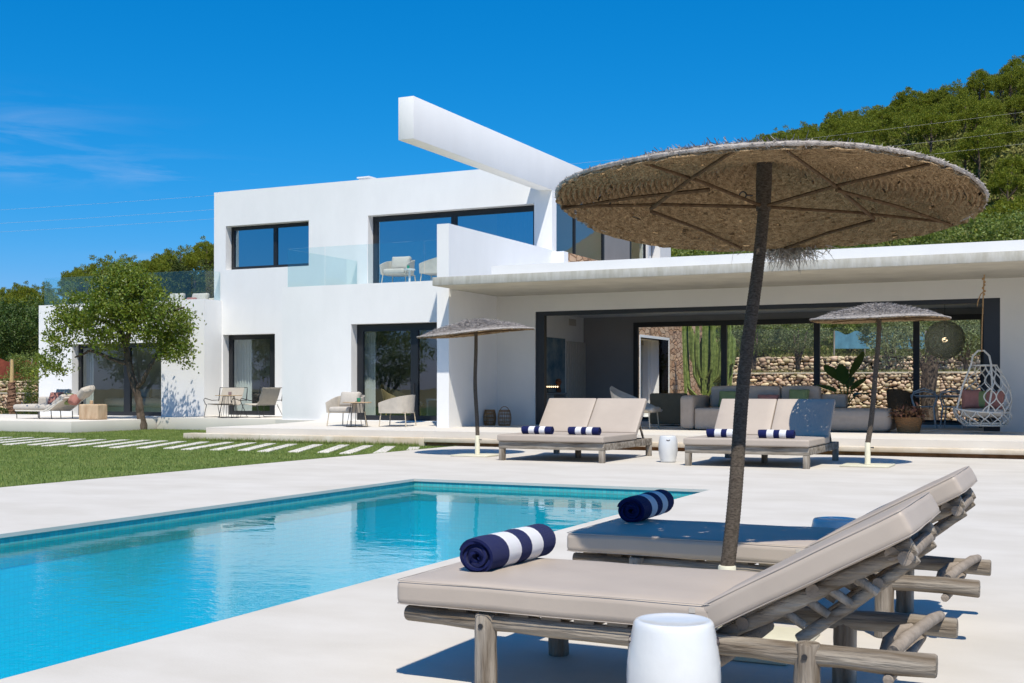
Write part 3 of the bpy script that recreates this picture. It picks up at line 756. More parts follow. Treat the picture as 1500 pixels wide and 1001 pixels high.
# ------------------------------------------------------------------ rolled towels
def towel_mesh():
    b = MB(); n = 118; turns = 4.6; r0, r1 = .012, .080; th = .0125; ns = 15
    Ls = [-.31 + .62*i/(ns-1) for i in range(ns)]
    ring = []
    for k in range(n):
        a = 2*PI*turns*k/(n-1) + PI*.72; r = r0 + (r1-r0)*(k/(n-1)); ring.append((r*math.cos(-a)*1.10, r*math.sin(-a)*.98))
    def off(k, s):
        p = Vector(ring[max(k-1,0)]); q = Vector(ring[min(k+1,n-1)]); d = (q-p).normalized(); m_ = Vector((-d.y, d.x)); e = Vector(ring[k]) + m_*s*th/2
        return e
    rr = random.Random(4)
    for k in range(n):
        for sgn in (-1, 1):
            e = off(k, sgn)
            for i, x in enumerate(Ls):
                endw = .010*math.sin(k*.33)*(1 if i in (0, ns-1) else 0)
                xx = x + (endw if i == 0 else -endw if i == ns-1 else 0)
                lump = 1 + .014*math.sin(x*23 + k*.11) + .01*math.sin(x*41+k*.27)
                zz = e.y*lump
                if zz < -.070: zz = -.070 - (-.070-zz)*.25            # settles flat on the cushion
                b.v.append((xx, e.x*lump, zz))
    W = 2*ns
    for k in range(n-1):
        for i in range(ns-1):
            a = k*W + i; c = (k+1)*W + i
            b.f.append((a, a+1, c+1, c)); b.f.append((a+ns, c+ns, c+ns+1, a+ns+1))
        b.f.append((k*W, (k+1)*W, (k+1)*W+ns, k*W+ns)); b.f.append((k*W+ns-1, k*W+2*ns-1, (k+1)*W+2*ns-1, (k+1)*W+ns-1))
    for i in range(ns-1):
        b.f.append((i, i+ns, i+ns+1, i+1)); q = (n-1)*W + i; b.f.append((q, q+1, q+ns+1, q+ns))
    b.mi = [0]*len(b.f)
    return b
tw = towel_mesh().build('rolled_towel', TOWEL, smooth=True, ang=70)
def towel(first, loc, rz, label, s=1.0, roll=0.0):
    o = tw if first else tw.copy()
    if not first: COL.objects.link(o)
    o.location = loc; o.rotation_euler = (0, 0, rz); o.scale = (s, s, s)
    return tag(o, label, 'towel', 'navy and white rolled towels')
ZM = .442
towel(True, (-2.40, 4.985, ZM + .0745), PI/2 - .04, 'navy and white rolled towel lying on the nearest sun lounger')
towel(False, (-2.485, 7.13, ZM + .0745), PI/2 + .03, 'navy and white rolled towel in parasol shade on the second lounger')
ZB = .452
for (x, lab) in ((-8.66, 'left rolled striped towel on the far sunbed nearer the house corner'), (-7.78, 'right rolled striped towel on the far sunbed nearer the house corner'),
                 (-5.335, 'left rolled striped towel on the right far sunbed, beside the leaning pole'), (-4.485, 'right rolled striped towel on the right far sunbed, below the shaded backrest')):
    towel(False, (x, 19.12, ZB + .067), random.uniform(-.03, .03), lab, .90)

# ------------------------------------------------------------------ foreground log loungers
def log(b, a, c, r0, r1=None, n=12, k=9, wob=.05, bend=.004, flat=None):
    a, c = Vector(a), Vector(c); r1 = r1 or r0; pts = []; rs = []
    for i in range(k):
        t = i/(k-1); p = a.lerp(c, t)
        p += Vector((0, random.uniform(-bend, bend), random.uniform(-bend, bend))) if abs((c-a).normalized().x) > .5 else Vector((random.uniform(-bend, bend), random.uniform(-bend, bend), 0))
        pts.append(p); rs.append((r0 + (r1-r0)*t) * (1 + random.uniform(-wob, wob)))
    rs = [rs[0]*.90] + rs[:] + [rs[-1]*.90]
    e = (c - a).normalized()*.006
    pts = [pts[0]] + [pts[0] + e] + pts[1:-1] + [pts[-1] - e] + [pts[-1]]
    b.tube(pts, rs, n); return b
def log_lounger(yc, label):
    """local frame: x from foot (-) to head (+), origin on the ground under the middle"""
    x0 = -1.55; t = thing('log_sun_lounger', label, 'sun lounger', (x0, yc, 0), 0, 'taupe sun loungers on log frames')
    W = .37; zr = .272; rr = .046
    X = lambda x: x - x0
    for s in (-1, 1):
        b = MB(); log(b, (X(-2.62), s*W, zr + .020), (X(-.48), s*W, zr + .004), .033, .0435, 14, 14, .07, .005); b.build('side_rail', WOOD, t, smooth=True, ang=50)
        for x in (-2.245, -.93):
            b = MB(); yy = s*(W + .010); log(b, (X(x), yy, 0), (X(x) + .004, yy, zr + .050), .050, .046, 14, 6, .03, .002)
            g = b.build('leg', WOODV, t, smooth=True, ang=50)
            h = MB(); h.tube([(X(x) + .002, yy + s*.0475, zr + .006), (X(x) + .002, yy + s*.0515, zr + .006)], .011, 10); h.build('bolt', BLACK, g, smooth=True)
    for x, z, r in ((-2.50, zr + .012, .028), (-1.28, zr - .058, .032), (-.64, zr - .052, .020)):
        b = MB(); k_ = -.03 if x < -2 else .035; log(b, (X(x), -W - k_, z), (X(x) + .02, W + k_, z + .006), r, r*.9, 10, 6); b.build('cross_bar', WOODB, t, smooth=True)
    b = MB(); pts = [(X(-.635), -W + .055, zr + .030), (X(-.61), -W*.5, zr + .052), (X(-.58), -.02, zr + .066), (X(-.56), W*.5, zr + .066), (X(-.545), W - .02, zr + .056)]
    b.tube(pts, [.024, .026, .023, .025, .020], 12, wob=.08); b.build('head_bar', WOODB, t, smooth=True)
    b = MB(); b.tube([(X(-.70), -W*.45, zr - .05), (X(-.69), -W*.2, zr + .02), (X(-.66), W*.1, zr + .045), (X(-.62), W*.2, zr + .05)], [.020, .021, .019, .017], 10); b.build('twig_stop', WOODB, t, smooth=True)
    b = MB()                                                  # slats under the seat
    for k in range(9): b.box(X(-2.56 + .142*k), X(-2.56 + .142*k) + .085, -W - .012, W + .012, zr + .030, zr + .0655)
    b.build('slat', WOOD, t)
    # reclined back
    hx, hz = -1.285, .338; ang = math.radians(28.6); ca, sa = math.cos(ang), math.sin(ang)
    U = lambda l, y, n_: (X(hx) + l*ca - n_*sa, y, hz + l*sa + n_*ca)
    for s in (-1, 1):
        b = MB(); a_, c_ = Vector(U(-.02, s*.30, -.040)), Vector(U(.80, s*.30, -.038)); log(b, a_, c_, .030, .033, 10, 9, .07); fr = b.build('back_rail', WOOD, t, smooth=True)
        b = MB(); a_, c_ = Vector(U(.02, s*.30, -.008)), Vector(U(.66, s*.30, -.008)); b.tube([a_, a_.lerp(c_, .5), c_], .012, 8); b.build('back_batten', WOOD, fr, smooth=True)
        for l in (.26, .36, .455, .56):
            b = MB(); b.tube([U(l, s*.30, -.055), U(l + .045, s*.30, -.135)], [.019, .016], 10, wob=.05); b.build('ratchet_peg', WOODV, t, smooth=True)
    for l in (.10, .40, .72):
        b = MB(); b.tube([U(l, -.33, -.03), U(l, .33, -.03)], .026, 10, wob=.06); b.build('back_rung', WOODB, t, smooth=True)
    b = MB(); b.tube([U(.76, -.36, -.062), U(.765, 0, -.058), U(.76, .36, -.062)], .026, 12, wob=.06); b.build('pivot_bar', WOODB, t, smooth=True)
    for s in (-1, 1):
        b = MB(); p0 = Vector((X(-.985), s*.255, zr + .03)); p1 = Vector(U(.78, s*.255, -.085)); log(b, p0, p1, .026, .022, 10, 8, .08, .003); b.build('prop_strut', WOOD, t, smooth=True)
    b = MB(); b.tube([U(.62, -.3, -.105), U(.62, .3, -.105)], .020, 10, wob=.06); b.build('prop_bar', WOODB, t, smooth=True)
    # cushions
    b = MB(); b.cushion((X(-1.955), 0, .390), (1.385, .86, .106), .026, .013, n=14, noise=.0045)
    m_ = b.build('seat_cushion', FAB, t, smooth=True, ang=80)
    e = MB()
    for zz in (.4395, .341):
        hx_, hy_ = .6915, .4285; q = .022; pts = []
        for cx_, cy_, a0 in ((1,1,0),(-1,1,PI/2),(-1,-1,PI),(1,-1,1.5*PI)):
            for k in range(4): pts.append((X(-1.955) + cx_*(hx_-q) + q*math.cos(a0+k*PI/6), cy_*(hy_-q) + q*math.sin(a0+k*PI/6), zz))
        e.tube(pts, .0017, 6, closed=True)
    e.build('piping', PIPE, m_, smooth=True)
    R = Matrix.Rotation(-ang, 3, 'Y')
    b = MB(); b.cushion(U(.425, 0, .050), (.835, .86, .100), .022, .009, R, n=12, noise=.003); m_ = b.build('back_cushion', FAB, t, smooth=True, ang=80)
    e = MB(); hx_, hy_ = .4140, .4265
    for nn in (.0955, .0045):
        pts = []
        for cx_, cy_, a0 in ((1,1,0),(-1,1,PI/2),(-1,-1,PI),(1,-1,1.5*PI)):
            for k in range(4):
                lx = .425 + cx_*(hx_-.016) + .016*math.cos(a0+k*PI/6); ly = cy_*(hy_-.016) + .016*math.sin(a0+k*PI/6); pts.append(U(lx, ly, nn))
        e.tube(pts, .0018, 6, closed=True)
    e.build('piping', PIPE, m_, smooth=True)
    b = MB(); b.box(X(-1.36), X(-1.335), -.432, -.4305, .405, .425); b.build('care_tag', LINEN, t)
    return t
log_lounger(4.815, 'sunlit taupe cushioned log sun lounger nearest the viewer, backrest raised')
log_lounger(6.655, 'taupe cushioned log sun lounger lying in deep parasol shade behind the nearest one')

# ------------------------------------------------------------------ far double sunbeds
def double_bed(xl, xr, label):
    xm = (xl + xr)/2; hw = (xr - xl)/2; y0, y1 = 18.82, 21.30
    t = thing('double_sunbed', label, 'sunbed', (xm, y0, 0), 0, 'double sunbeds on weathered timber frames'); L_ = y1 - y0
    for x in (-hw + .05, hw - .05):
        for y in (.05, L_ - .06):
            b = MB(); b.box(x - .048, x + .048, y - .048, y + .048, 0, .205); b.build('leg', WOODV, t, bevel=.008)
    for y in (1.25,): b = MB(); b.box(-.045, .045, y - .045, y + .045, 0, .205); b.build('leg', WOODV, t, bevel=.008)
    b = MB(); b.box(-hw, hw, 0, .07, .206, .335); b.build('front_rail', WOOD, t, bevel=.01)
    b = MB(); b.box(-hw, hw, L_ - .07, L_, .206, .330); b.build('rear_rail', WOOD, t, bevel=.01)
    for s in (-1, 1):
        b = MB(); b.box(s*(hw - .035) - .033, s*(hw - .035) + .033, .071, L_ - .071, .206, .328); b.build('side_rail', WOOD, t, bevel=.01)
    b = MB(); b.box(-hw + .07, hw - .07, .08, L_ - .6, .30, .325); b.build('slat', WOOD, t)
    yh = 1.62
    b = MB(); b.cushion((0, (yh - .05)/2, .395), (2*hw + .02, yh + .05, .112), .022, .008, n=13, noise=.002); b.build('seat_cushion', FAB, t, smooth=True, ang=80)
    ang = math.radians(47); R = Matrix.Rotation(ang, 3, 'X'); ca, sa = math.cos(ang), math.sin(ang)
    for s in (-1, 1):
        b = MB(); l = .41; b.cushion((s*hw*.5, yh + .02 + l*ca - .05*sa + .03, .40 + l*sa + .05*ca), (hw - .012, .84, .10), .020, .008, R, n=9, noise=.001); b.build('back_cushion', FAB, t, smooth=True, ang=80)
        b = MB(); b.bar((s*(hw - .10), yh, .36), (s*(hw - .10), yh + .80*ca, .36 + .80*sa), .05, .04); b.bar((s*(hw - .10), L_ - .22, .33), (s*(hw - .10), yh + .50*ca, .34 + .50*sa), .035, .03); b.build('back_prop', WOOD, t)
    return t
double_bed(-9.27, -7.31, 'taupe double sunbed beside the left far parasol, both backrests fully sunlit')
double_bed(-5.91, -3.91, 'taupe double sunbed behind the leaning pole, its right backrest dappled by parasol shade')

# ------------------------------------------------------------------ straw parasols
def parasol_meshes():
    R, h = 1.082, .26
    r_ = np.random.default_rng(3)
    nr, na = 72, 150
    rad = np.concatenate([[.03], np.linspace(.05, R, nr)])
    def surf(off, ridge, jit, flip):
        V = []
        for i, r in enumerate(rad):
            z0 = h*(1 - (r/R))**1.0 * (1 - .12*math.sin(PI*r/R))
            for j in range(na):
                a = 2*PI*j/na + (.5 if i % 2 else 0)*2*PI/na*.6
                rr = r*(1 + .006*math.sin(5*a+1) + (.008*r_.normal() if i == len(rad)-1 else 0))
                z = z0 + off + ridge*(1 if i % 2 else -1) + jit*r_.normal() - (.012*math.sin(3*a+.7)*(r/R)**2)
                V.append((rr*math.cos(a), rr*math.sin(a), z))
        F_ = []
        for i in range(len(rad)-1):
            for j in range(na):
                j2 = (j+1) % na; f = (i*na+j, i*na+j2, (i+1)*na+j2, (i+1)*na+j); F_.append(f[::-1] if flip else f)
        return np.array(V), np.array(F_)
    V0, F0 = surf(0, .0125, .0018, True)
    V1, F1 = surf(.015, .004, .003, False)
    hole = r_.random(len(F0)) < .028; cell_r = np.arange(len(F0))//na
    hole &= cell_r > 8
    lining = (V0, F0[~hole]); thatch = (V1, F1[~hole])
    # tufts on the weathered top
    n = 15000
    rr = R*np.sqrt(r_.uniform(.01, .80, n)); a = r_.uniform(0, 2*PI, n); edge = np.clip((R*.91 - rr)/.26, .03, 1)
    C = np.stack([rr*np.cos(a), rr*np.sin(a), h*(1 - rr/R)*(1 - .12*np.sin(PI*rr/R)) + .026 + r_.uniform(0, .010, n)*edge], -1)
    rad_ = np.stack([np.cos(a), np.sin(a), np.full(n, -.22)], -1); tan_ = np.stack([-np.sin(a), np.cos(a), np.zeros(n)], -1)
    d = rad_*r_.uniform(.3, 1, n)[:, None] + tan_*r_.normal(0, .75, n)[:, None] + np.array([0, 0, 1])*(r_.uniform(-.05, .55, n)*edge)[:, None]
    d /= np.linalg.norm(d, axis=1)[:, None]
    s_ = np.cross(d, r_.normal(size=(n, 3))); s_ /= np.linalg.norm(s_, axis=1)[:, None]
    l = (r_.uniform(.03, .085, n)*(.4 + .6*edge))[:, None]; w_ = r_.uniform(.0035, .009, n)[:, None]
    T = np.stack([C - s_*w_/2, C + s_*w_/2, C + d*l + s_*w_/4, C + d*l - s_*w_/4], 1).reshape(-1, 3)
    tuft = (T, np.arange(4*n).reshape(-1, 4))
    # fuzz of loose straw under the lining
    n = 8000
    rr = R*np.sqrt(r_.uniform(.01, 1, n)); a = r_.uniform(0, 2*PI, n)
    C = np.stack([rr*np.cos(a), rr*np.sin(a), h*(1 - rr/R)*(1 - .12*np.sin(PI*rr/R)) - .005 - (.012*np.sin(3*a+.7)*(rr/R)**2)], -1)
    d = np.stack([-np.sin(a), np.cos(a), np.zeros(n)], -1)*r_.choice([-1, 1], n)[:, None] + r_.normal(0, .5, (n, 3)); d[:, 2] = -np.abs(d[:, 2])*.5
    d /= np.linalg.norm(d, axis=1)[:, None]
    s_ = np.cross(d, r_.normal(size=(n, 3))); s_ /= np.linalg.norm(s_, axis=1)[:, None]
    l = r_.uniform(.012, .042, n)[:, None]; w_ = r_.uniform(.002, .005, n)[:, None]
    T = np.stack([C - s_*w_/2, C + s_*w_/2, C + d*l + s_*w_/4, C + d*l - s_*w_/4], 1).reshape(-1, 3)
    fuzz = (T, np.arange(4*n).reshape(-1, 4))
    # bound rim
    nb = 300; b = MB(); pts = []
    for j in range(nb):
        a = 2*PI*j/nb; k = 1 + .006*math.sin(5*a+1); pts.append((R*k*math.cos(a), R*k*math.sin(a), .012 - .012*math.sin(3*a+.7)))
    b.tube(pts, [.0105*(1 + .12*r_.normal()) for _ in range(nb)], 8, closed=True)
    n = 2600; a = np.sort(r_.uniform(0, 2*PI, n)); ph = r_.uniform(0, 2*PI, n); rr = R*(1 + .006*np.sin(5*a+1))
    ro = .0095
    C = np.stack([(rr + ro*np.cos(ph))*np.cos(a), (rr + ro*np.cos(ph))*np.sin(a), .012 - .012*np.sin(3*a+.7) + ro*np.sin(ph)], -1)
    d = np.stack([np.cos(ph)*np.cos(a), np.cos(ph)*np.sin(a), np.sin(ph)], -1)*.5 + np.stack([-np.sin(a), np.cos(a), np.zeros(n)], -1)*.9 + r_.normal(0, .35, (n, 3))
    d /= np.linalg.norm(d, axis=1)[:, None]; s_ = np.cross(d, r_.normal(size=(n, 3))); s_ /= np.linalg.norm(s_, axis=1)[:, None]
    l = r_.uniform(.006, .016, n)[:, None]; w_ = r_.uniform(.003, .006, n)[:, None]
    T = np.stack([C - s_*w_/2, C + s_*w_/2, C + d*l + s_*w_/4, C + d*l - s_*w_/4], 1).reshape(-1, 3)
    rim = (b, (T, np.arange(4*n).reshape(-1, 4)))
    return R, h, lining, thatch, tuft, fuzz, rim
PR, PH, LN_, TH_, TU_, FZ_, RM_ = parasol_meshes()
def join(*parts):
    Vs, Fs, o = [], [], 0
    for v, f in parts: Vs.append(np.asarray(v)); Fs.append(np.asarray(f) + o); o += len(v)
    return np.concatenate(Vs), np.concatenate(Fs)
DATA = {}
def parasol(base, cen, nrm, label, pole_bend, spokes, pole_r=.05):
    t = thing('straw_parasol', label, 'parasol', (base[0], base[1], 0), 0, 'straw parasols around the pool')
    q = Vector((0, 0, 1)).rotation_difference(Vector(nrm).normalized())
    c = Vector(cen) - Vector((base[0], base[1], 0))
    def put(o): o.rotation_mode = 'QUATERNION'; o.rotation_quaternion = q; o.location = c; return o
    def shared(name, fn):
        if name in DATA:
            o = bpy.data.objects.new(name, DATA[name]); COL.objects.link(o); o.parent = t; return put(o)
        o = fn(); DATA[name] = o.data; return put(o)
    shared('thatch', lambda: fast_mesh('thatch', *join(TH_, TU_), THATCH, t))
    shared('lining', lambda: fast_mesh('lining', *join(LN_, FZ_), LINING, t))
    def rim_():
        bb, f = RM_; V = np.array(bb.v); return fast_mesh('rim', *join((V, np.array([x for x in bb.f])), f), RIM, t)
    shared('rim', rim_)
    def w2l(p): return q.inverted() @ (Vector(p) - Vector(cen))
    for k, (a, e) in enumerate(spokes):
        b = MB(); mid = Vector(a).lerp(Vector(e), .5) + Vector((0, 0, .012)); b.tube([a, mid, e], [.0095, .0085, .0075], 8, wob=.35)
        put(b.build('spoke', SPOKE, t, smooth=True))
    top = q @ Vector((0, 0, PH - .03)) + c; hub = q @ Vector((0, 0, .0)) + c
    pts = []; foot = Vector((0, 0, .36)); n = 30
    for i in range(n + 1):
        s = i/n; p = foot.lerp(hub, s) + Vector(pole_bend)*math.sin(PI*s) + Vector((.006*math.sin(9*s), .006*math.cos(7*s), 0)); pts.append(p)
    pts2 = []; rs = []
    for i in range(n*8 + 1):
        s = i/(n*8)*n; k = min(int(s), n-1); pts2.append(pts[k].lerp(pts[k+1], s - k)); rs.append(pole_r*(1.06 - .16*i/(n*8))*(1 + (.035 if i % 2 else -.02)))
    b = MB(); b.tube(pts2, rs, 14, wob=.02); b.tube([hub - Vector((0,0,.02)), hub.lerp(top, .5), top], [pole_r*1.12, pole_r*1.22, pole_r*1.2], 14); b.build('pole', ROPE, t, smooth=True, ang=70)
    b = MB(); b.lathe([(.052,.032),(.046,.05),(.044,.375),(.040,.38)], n=18); b.build('sleeve', CREAM, t, smooth=True)
    b = MB(); b.box(-.38, .38, -.38, .38, .002, .028); b.build('base_plate', CREAM, t, bevel=.006)
    b = MB(); b.tube([(.05, -.02, .30), (.085, -.03, .30)], .008, 8); b.ball((.09, -.032, .30), .014, nu=8, nv=6); b.build('clamp_screw', BLACK, t, smooth=True)
    ex = MB(); kk = hub + Vector((-.05, -.02, .06)); ex.tube([kk, kk + Vector((-.03, -.02, 0))], .004, 6); ex.tube([kk + Vector((-.045 + .018*math.cos(a), -.03, .018*math.sin(a))) for a in np.linspace(0, 2*PI, 14)[:-1]], .004, 6, closed=True); ex.build('pin_ring', BLACK, t, smooth=True)
    return t, q, c
# near parasol: rim plane fitted through four sighted rim points
cen = Vector(at_d(1118, 303, 6.32)); nrm = Vector((0, 0, 1)) + Vector(tuple(FW))*.088 + Vector(tuple(RT))*.046
qn = Vector((0, 0, 1)).rotation_difference(nrm.normalized())
def rimpt(u, v, k=None):
    d = Vector(tuple(ray(u, v))); e = Vector(tuple(EYE)); s = nrm.dot(cen - e)/nrm.dot(d); p = qn.inverted() @ (e + d*s - cen)
    if k: p = p*(k*PR/p.length)
    return Vector((p.x, p.y, .0))
HUB = Vector((0, 0, 0.0)); 
A1, B1, A2, B2 = rimpt(850, 303, .985), rimpt(922, 232, .985), rimpt(1408, 328, .985), rimpt(1298, 257, .985)
N0 = rimpt(1075, 215, .97); N1 = rimpt(1150, 215, .97); FR0 = rimpt(1085, 366, .97); FR1 = rimpt(1150, 364, .97)
mA1, mA2, mB1, mB2 = A1.lerp(HUB, .45), A2.lerp(HUB, .42), B1.lerp(HUB, .55), B2.lerp(HUB, .52)
dn = Vector((0, 0, -.012))
SP = [(HUB, A1), (HUB, B1), (HUB, A2), (HUB, B2), (mB1 + dn, A1 + dn), (mB2 + dn, A2 + dn), (mA1 + dn, N0), (mA2 + dn, N1), (mA1 + dn*2, FR0), (mA2 + dn*2, FR1)]
t1, q1, c1 = parasol((-1.605, 5.80), cen, nrm, 'large straw parasol in the foreground, its leaning rope wrapped pole between two loungers', (-.005, 0, 0), SP, .034)
# ragged straw hanging from the far lip
r_ = np.random.default_rng(11); n = 420
aa = math.atan2(FR1.y, FR1.x) + r_.normal(-.02, .085, n); rr = PR*r_.uniform(.97, 1.01, n)
C = np.stack([rr*np.cos(aa), rr*np.sin(aa), r_.uniform(-.02, .01, n)], -1); d = np.stack([np.cos(aa)*.4, np.sin(aa)*.4, np.zeros(n)], -1) + r_.normal(0, .45, (n, 3)); d[:, 2] = -np.abs(d[:, 2]) - .15
d /= np.linalg.norm(d, axis=1)[:, None]; s_ = np.cross(d, r_.normal(size=(n, 3))); s_ /= np.linalg.norm(s_, axis=1)[:, None]
l = r_.uniform(.04, .15, n)[:, None]; w_ = r_.uniform(.002, .004, n)[:, None]
fr = fast_mesh('fringe', np.stack([C - s_*w_, C + s_*w_, C + d*l + s_*w_*.4, C + d*l - s_*w_*.4], 1).reshape(-1, 3), np.arange(4*n).reshape(-1, 4), RIM, t1)
fr.rotation_mode = 'QUATERNION'; fr.rotation_quaternion = q1; fr.location = c1
SP8 = [(HUB, Vector((PR*.98*math.cos(k*PI/4 + .2), PR*.98*math.sin(k*PI/4 + .2), 0))) for k in range(8)]
cl = Vector((-10.29, 19.93, 2.275)); parasol((-10.24, 19.90), cl, Vector((0,0,1)) - Vector(tuple(RT))*.083 - Vector(tuple(FW))*.02, 'smaller straw parasol on the left, tilted, beside the far sunbed and house corner', (-.02, 0, 0), SP8, .036)
cr2 = Vector((-3.06, 20.12, 2.36)); parasol((-3.215, 19.98), cr2, Vector((0,0,1)) - Vector(tuple(RT))*.012 - Vector(tuple(FW))*.015, 'smaller straw parasol on the right, nearly level, in front of the porch opening', (.03, 0, 0), SP8, .040)
# ------------------------------------------------------------------ terrace and porch furniture
def leg_set(t, pts, r, mat, name='leg'):
    for a, c in pts:
        b = MB(); b.tube([a, c], r, 8); b.build(name, mat, t, smooth=True)
def shell(t, name, mat, hw, dep, z0, zb, za, th=.05, flare=.06, tip=.0, power=2.0):
    """wraparound shell, front at -Y: zb = back height, za = arm height at the front ends"""
    b = MB(); n = 40; m = 5; ring = []
    for i in range(n+1):
        s = -1 + 2*i/n; a = PI*.5 + s*PI*.5*1.0
        # plan: straight arms then a round back
        if abs(s) > .55: k = (abs(s) - .55)/.45; x = hw*math.copysign(1, s); y = dep*.15 - k*dep*.62
        else: aa = s/.55*PI/2; x = hw*math.sin(aa); y = dep*.15 + (dep*.38)*math.cos(aa)
        top = za + (zb - za)*max(0, 1 - abs(s)**power)
        ring.append((x, y, top))
    for i, (x, y, top) in enumerate(ring):
        p = ring[max(i-1,0)]; q = ring[min(i+1,n)]; d = Vector((q[0]-p[0], q[1]-p[1])).normalized(); o = Vector((d.y, -d.x))
        if o.dot(Vector((x, y - dep*.1))) < 0: o = -o
        for side in (0, 1):
            for j in range(m):
                f = j/(m-1); z = z0 + (top - z0)*f; e = flare*f + (th/2 if side else -th/2)*(1 - .5*f)
                b.v.append((x + o.x*e, y + o.y*e, z))
    W = 2*m
    for i in range(n):
        for j in range(m-1):
            a = i*W + j; c = (i+1)*W + j
            b.f.append((a, c, c+1, a+1)); b.f.append((a+m, a+m+1, c+m+1, c+m))
        b.f.append((i*W+m-1, (i+1)*W+m-1, (i+1)*W+W-1, i*W+W-1)); b.f.append((i*W, i*W+m, (i+1)*W+m, (i+1)*W))
    for i in (0, n):
        for j in range(m-1): b.f.append((i*W+j, i*W+j+1, i*W+m+j+1, i*W+m+j))
    b.mi = [0]*len(b.f)
    return b.build(name, mat, t, smooth=True, ang=60)
def armchair(loc, rz, label, group='upholstered terrace armchairs', back=True, s=1.0, mat=BEIGE):
    t = thing('upholstered_armchair', label, 'armchair', loc, rz, group)
    shell(t, 'wraparound_back', mat, .36, .74, .34, .80, .60, .05, .045)
    b = MB(); b.cushion((0, -.06, .42), (.63, .62, .14), .05, .01); b.build('seat_cushion', LINEN, t, smooth=True, ang=80)
    if back: b = MB(); b.cushion((0, .17, .67), (.58, .42, .17), .06, .05, Matrix.Rotation(math.radians(74), 3, 'X'), pinch=.06); b.build('back_cushion', LINEN, t, smooth=True, ang=80)
    leg_set(t, [((sx*.33, sy, .36), (sx*.37, sy*1.12, 0)) for sx in (-1, 1) for sy in (-.31, .33)], .014, TANM)
    b = MB(); b.tube([(-.34,-.31,.35),(.34,-.31,.35),(.34,.34,.35),(-.34,.34,.35)], .012, 8, closed=True); b.build('seat_frame', TANM, t, smooth=True)
    t.scale = (s, s, s); return t
def rope_chair(loc, rz, label):
    t = thing('cord_armchair', label, 'armchair', loc, rz, 'wide cord strung armchairs')
    bb = MB(); bs = MB()
    for k in range(30):
        x = -.40 + .80*k/29; bb.tube([(x, .17, .40), (x, .30, .66), (x, .395, .93), (x, .41, .935), (x, .40, .90)], .0125, 5)
        bs.tube([(x, -.36, .425), (x, -.05, .395), (x, .18, .39)], .0125, 5)
    bb.build('backrest', BEIGE, t, smooth=True); bs.build('seat', BEIGE, t, smooth=True)
    b = MB(); b.tube([(-.52,.33,.50),(-.52,.40,.93),(.52,.40,.93),(.52,.33,.50)], .012, 8); b.tube([(-.42,.17,.40),(.42,.17,.40)], .011, 8); b.tube([(-.42,-.36,.42),(.42,-.36,.42)], .011, 8); b.build('back_frame', BLACK, t, smooth=True)
    for s in (-1, 1):
        b = MB(); b.tube([(s*.52,.40,.90),(s*.525,.36,.54),(s*.53,.0,.53),(s*.53,-.36,.60),(s*.53,-.42,.55),(s*.47,-.40,.40)], .012, 8); b.build('armrest', BLACK, t, smooth=True)
        b = MB(); b.tube([(s*.46,-.36,.42),(s*.52,-.42,.012),(s*.52,.40,.012),(s*.46,.20,.40)], .011, 8); b.build('sled_leg', BLACK, t, smooth=True)
    return t
def wire_table(loc, r, h, label, cup_mat, cup_lab):
    t = thing('round_side_table', label, 'side table', loc, 0, 'round tables on wire bases')
    b = MB(); b.lathe([(r*.985, h-.022),(r, h-.016),(r, h-.004),(r*.99, h)], n=36); b.build('table_top', STUMP, t, smooth=True)
    b = MB()
    for k in range(11):
        a = 2*PI*k/11; b.tube([(r*.42*math.cos(a), r*.42*math.sin(a), h-.024), (r*.74*math.cos(a), r*.74*math.sin(a), .012)], .007, 6)
    b.tube([(r*.74*math.cos(2*PI*k/30), r*.74*math.sin(2*PI*k/30), .01) for k in range(30)], .009, 6, closed=True)
    b.tube([(r*.42*math.cos(2*PI*k/30), r*.42*math.sin(2*PI*k/30), h-.03) for k in range(30)], .007, 6, closed=True); b.build('wire_base', BLACK, t, smooth=True)
    b = MB(); b.lathe([(.040,.0),(.048,.01),(.050,.10),(.044,.102),(.042,.02),(1e-6,.018)], n=18)
    c = b.build('tumbler', cup_mat, smooth=True); c.location = (loc[0]+.05, loc[1], loc[2]+h+.001); tag(c, cup_lab, 'cup')
    return t
GCUP = M('green_glass_cup', (.03,.26,.15), .2, .05, 5); PCUP = M('mauve_cup', (.32,.24,.24), .5, .05, 5)
rope_chair((X_at(331, 30.2), 30.2, .344), .05, 'cord strung armchair with its back to the white wall, behind a round table')
wire_table((X_at(335, 29.62), 29.62, .344), .41, .70, 'round table on black wire base in front of the left cord armchair', PCUP, 'mauve tumbler standing on the left round terrace table')
rope_chair((X_at(384, 30.6), 30.6, .344), -PI/2 - .1, 'cord strung armchair seen side on, beside the left ground floor window')
armchair((X_at(508, 25.95), 25.95, .291), .0, 'beige terrace armchair with plump back cushion, facing the pool')
wire_table((X_at(523, 25.45), 25.45, .291), .36, .62, 'round wooden table on black wire base beside the cushioned beige armchair', GCUP, 'green tumbler standing on the right round terrace table')
armchair((X_at(582, 26.15), 26.15, .292), -PI/2 + .18, 'beige terrace armchair turned sideways, in front of the right ground floor glass door', back=False)
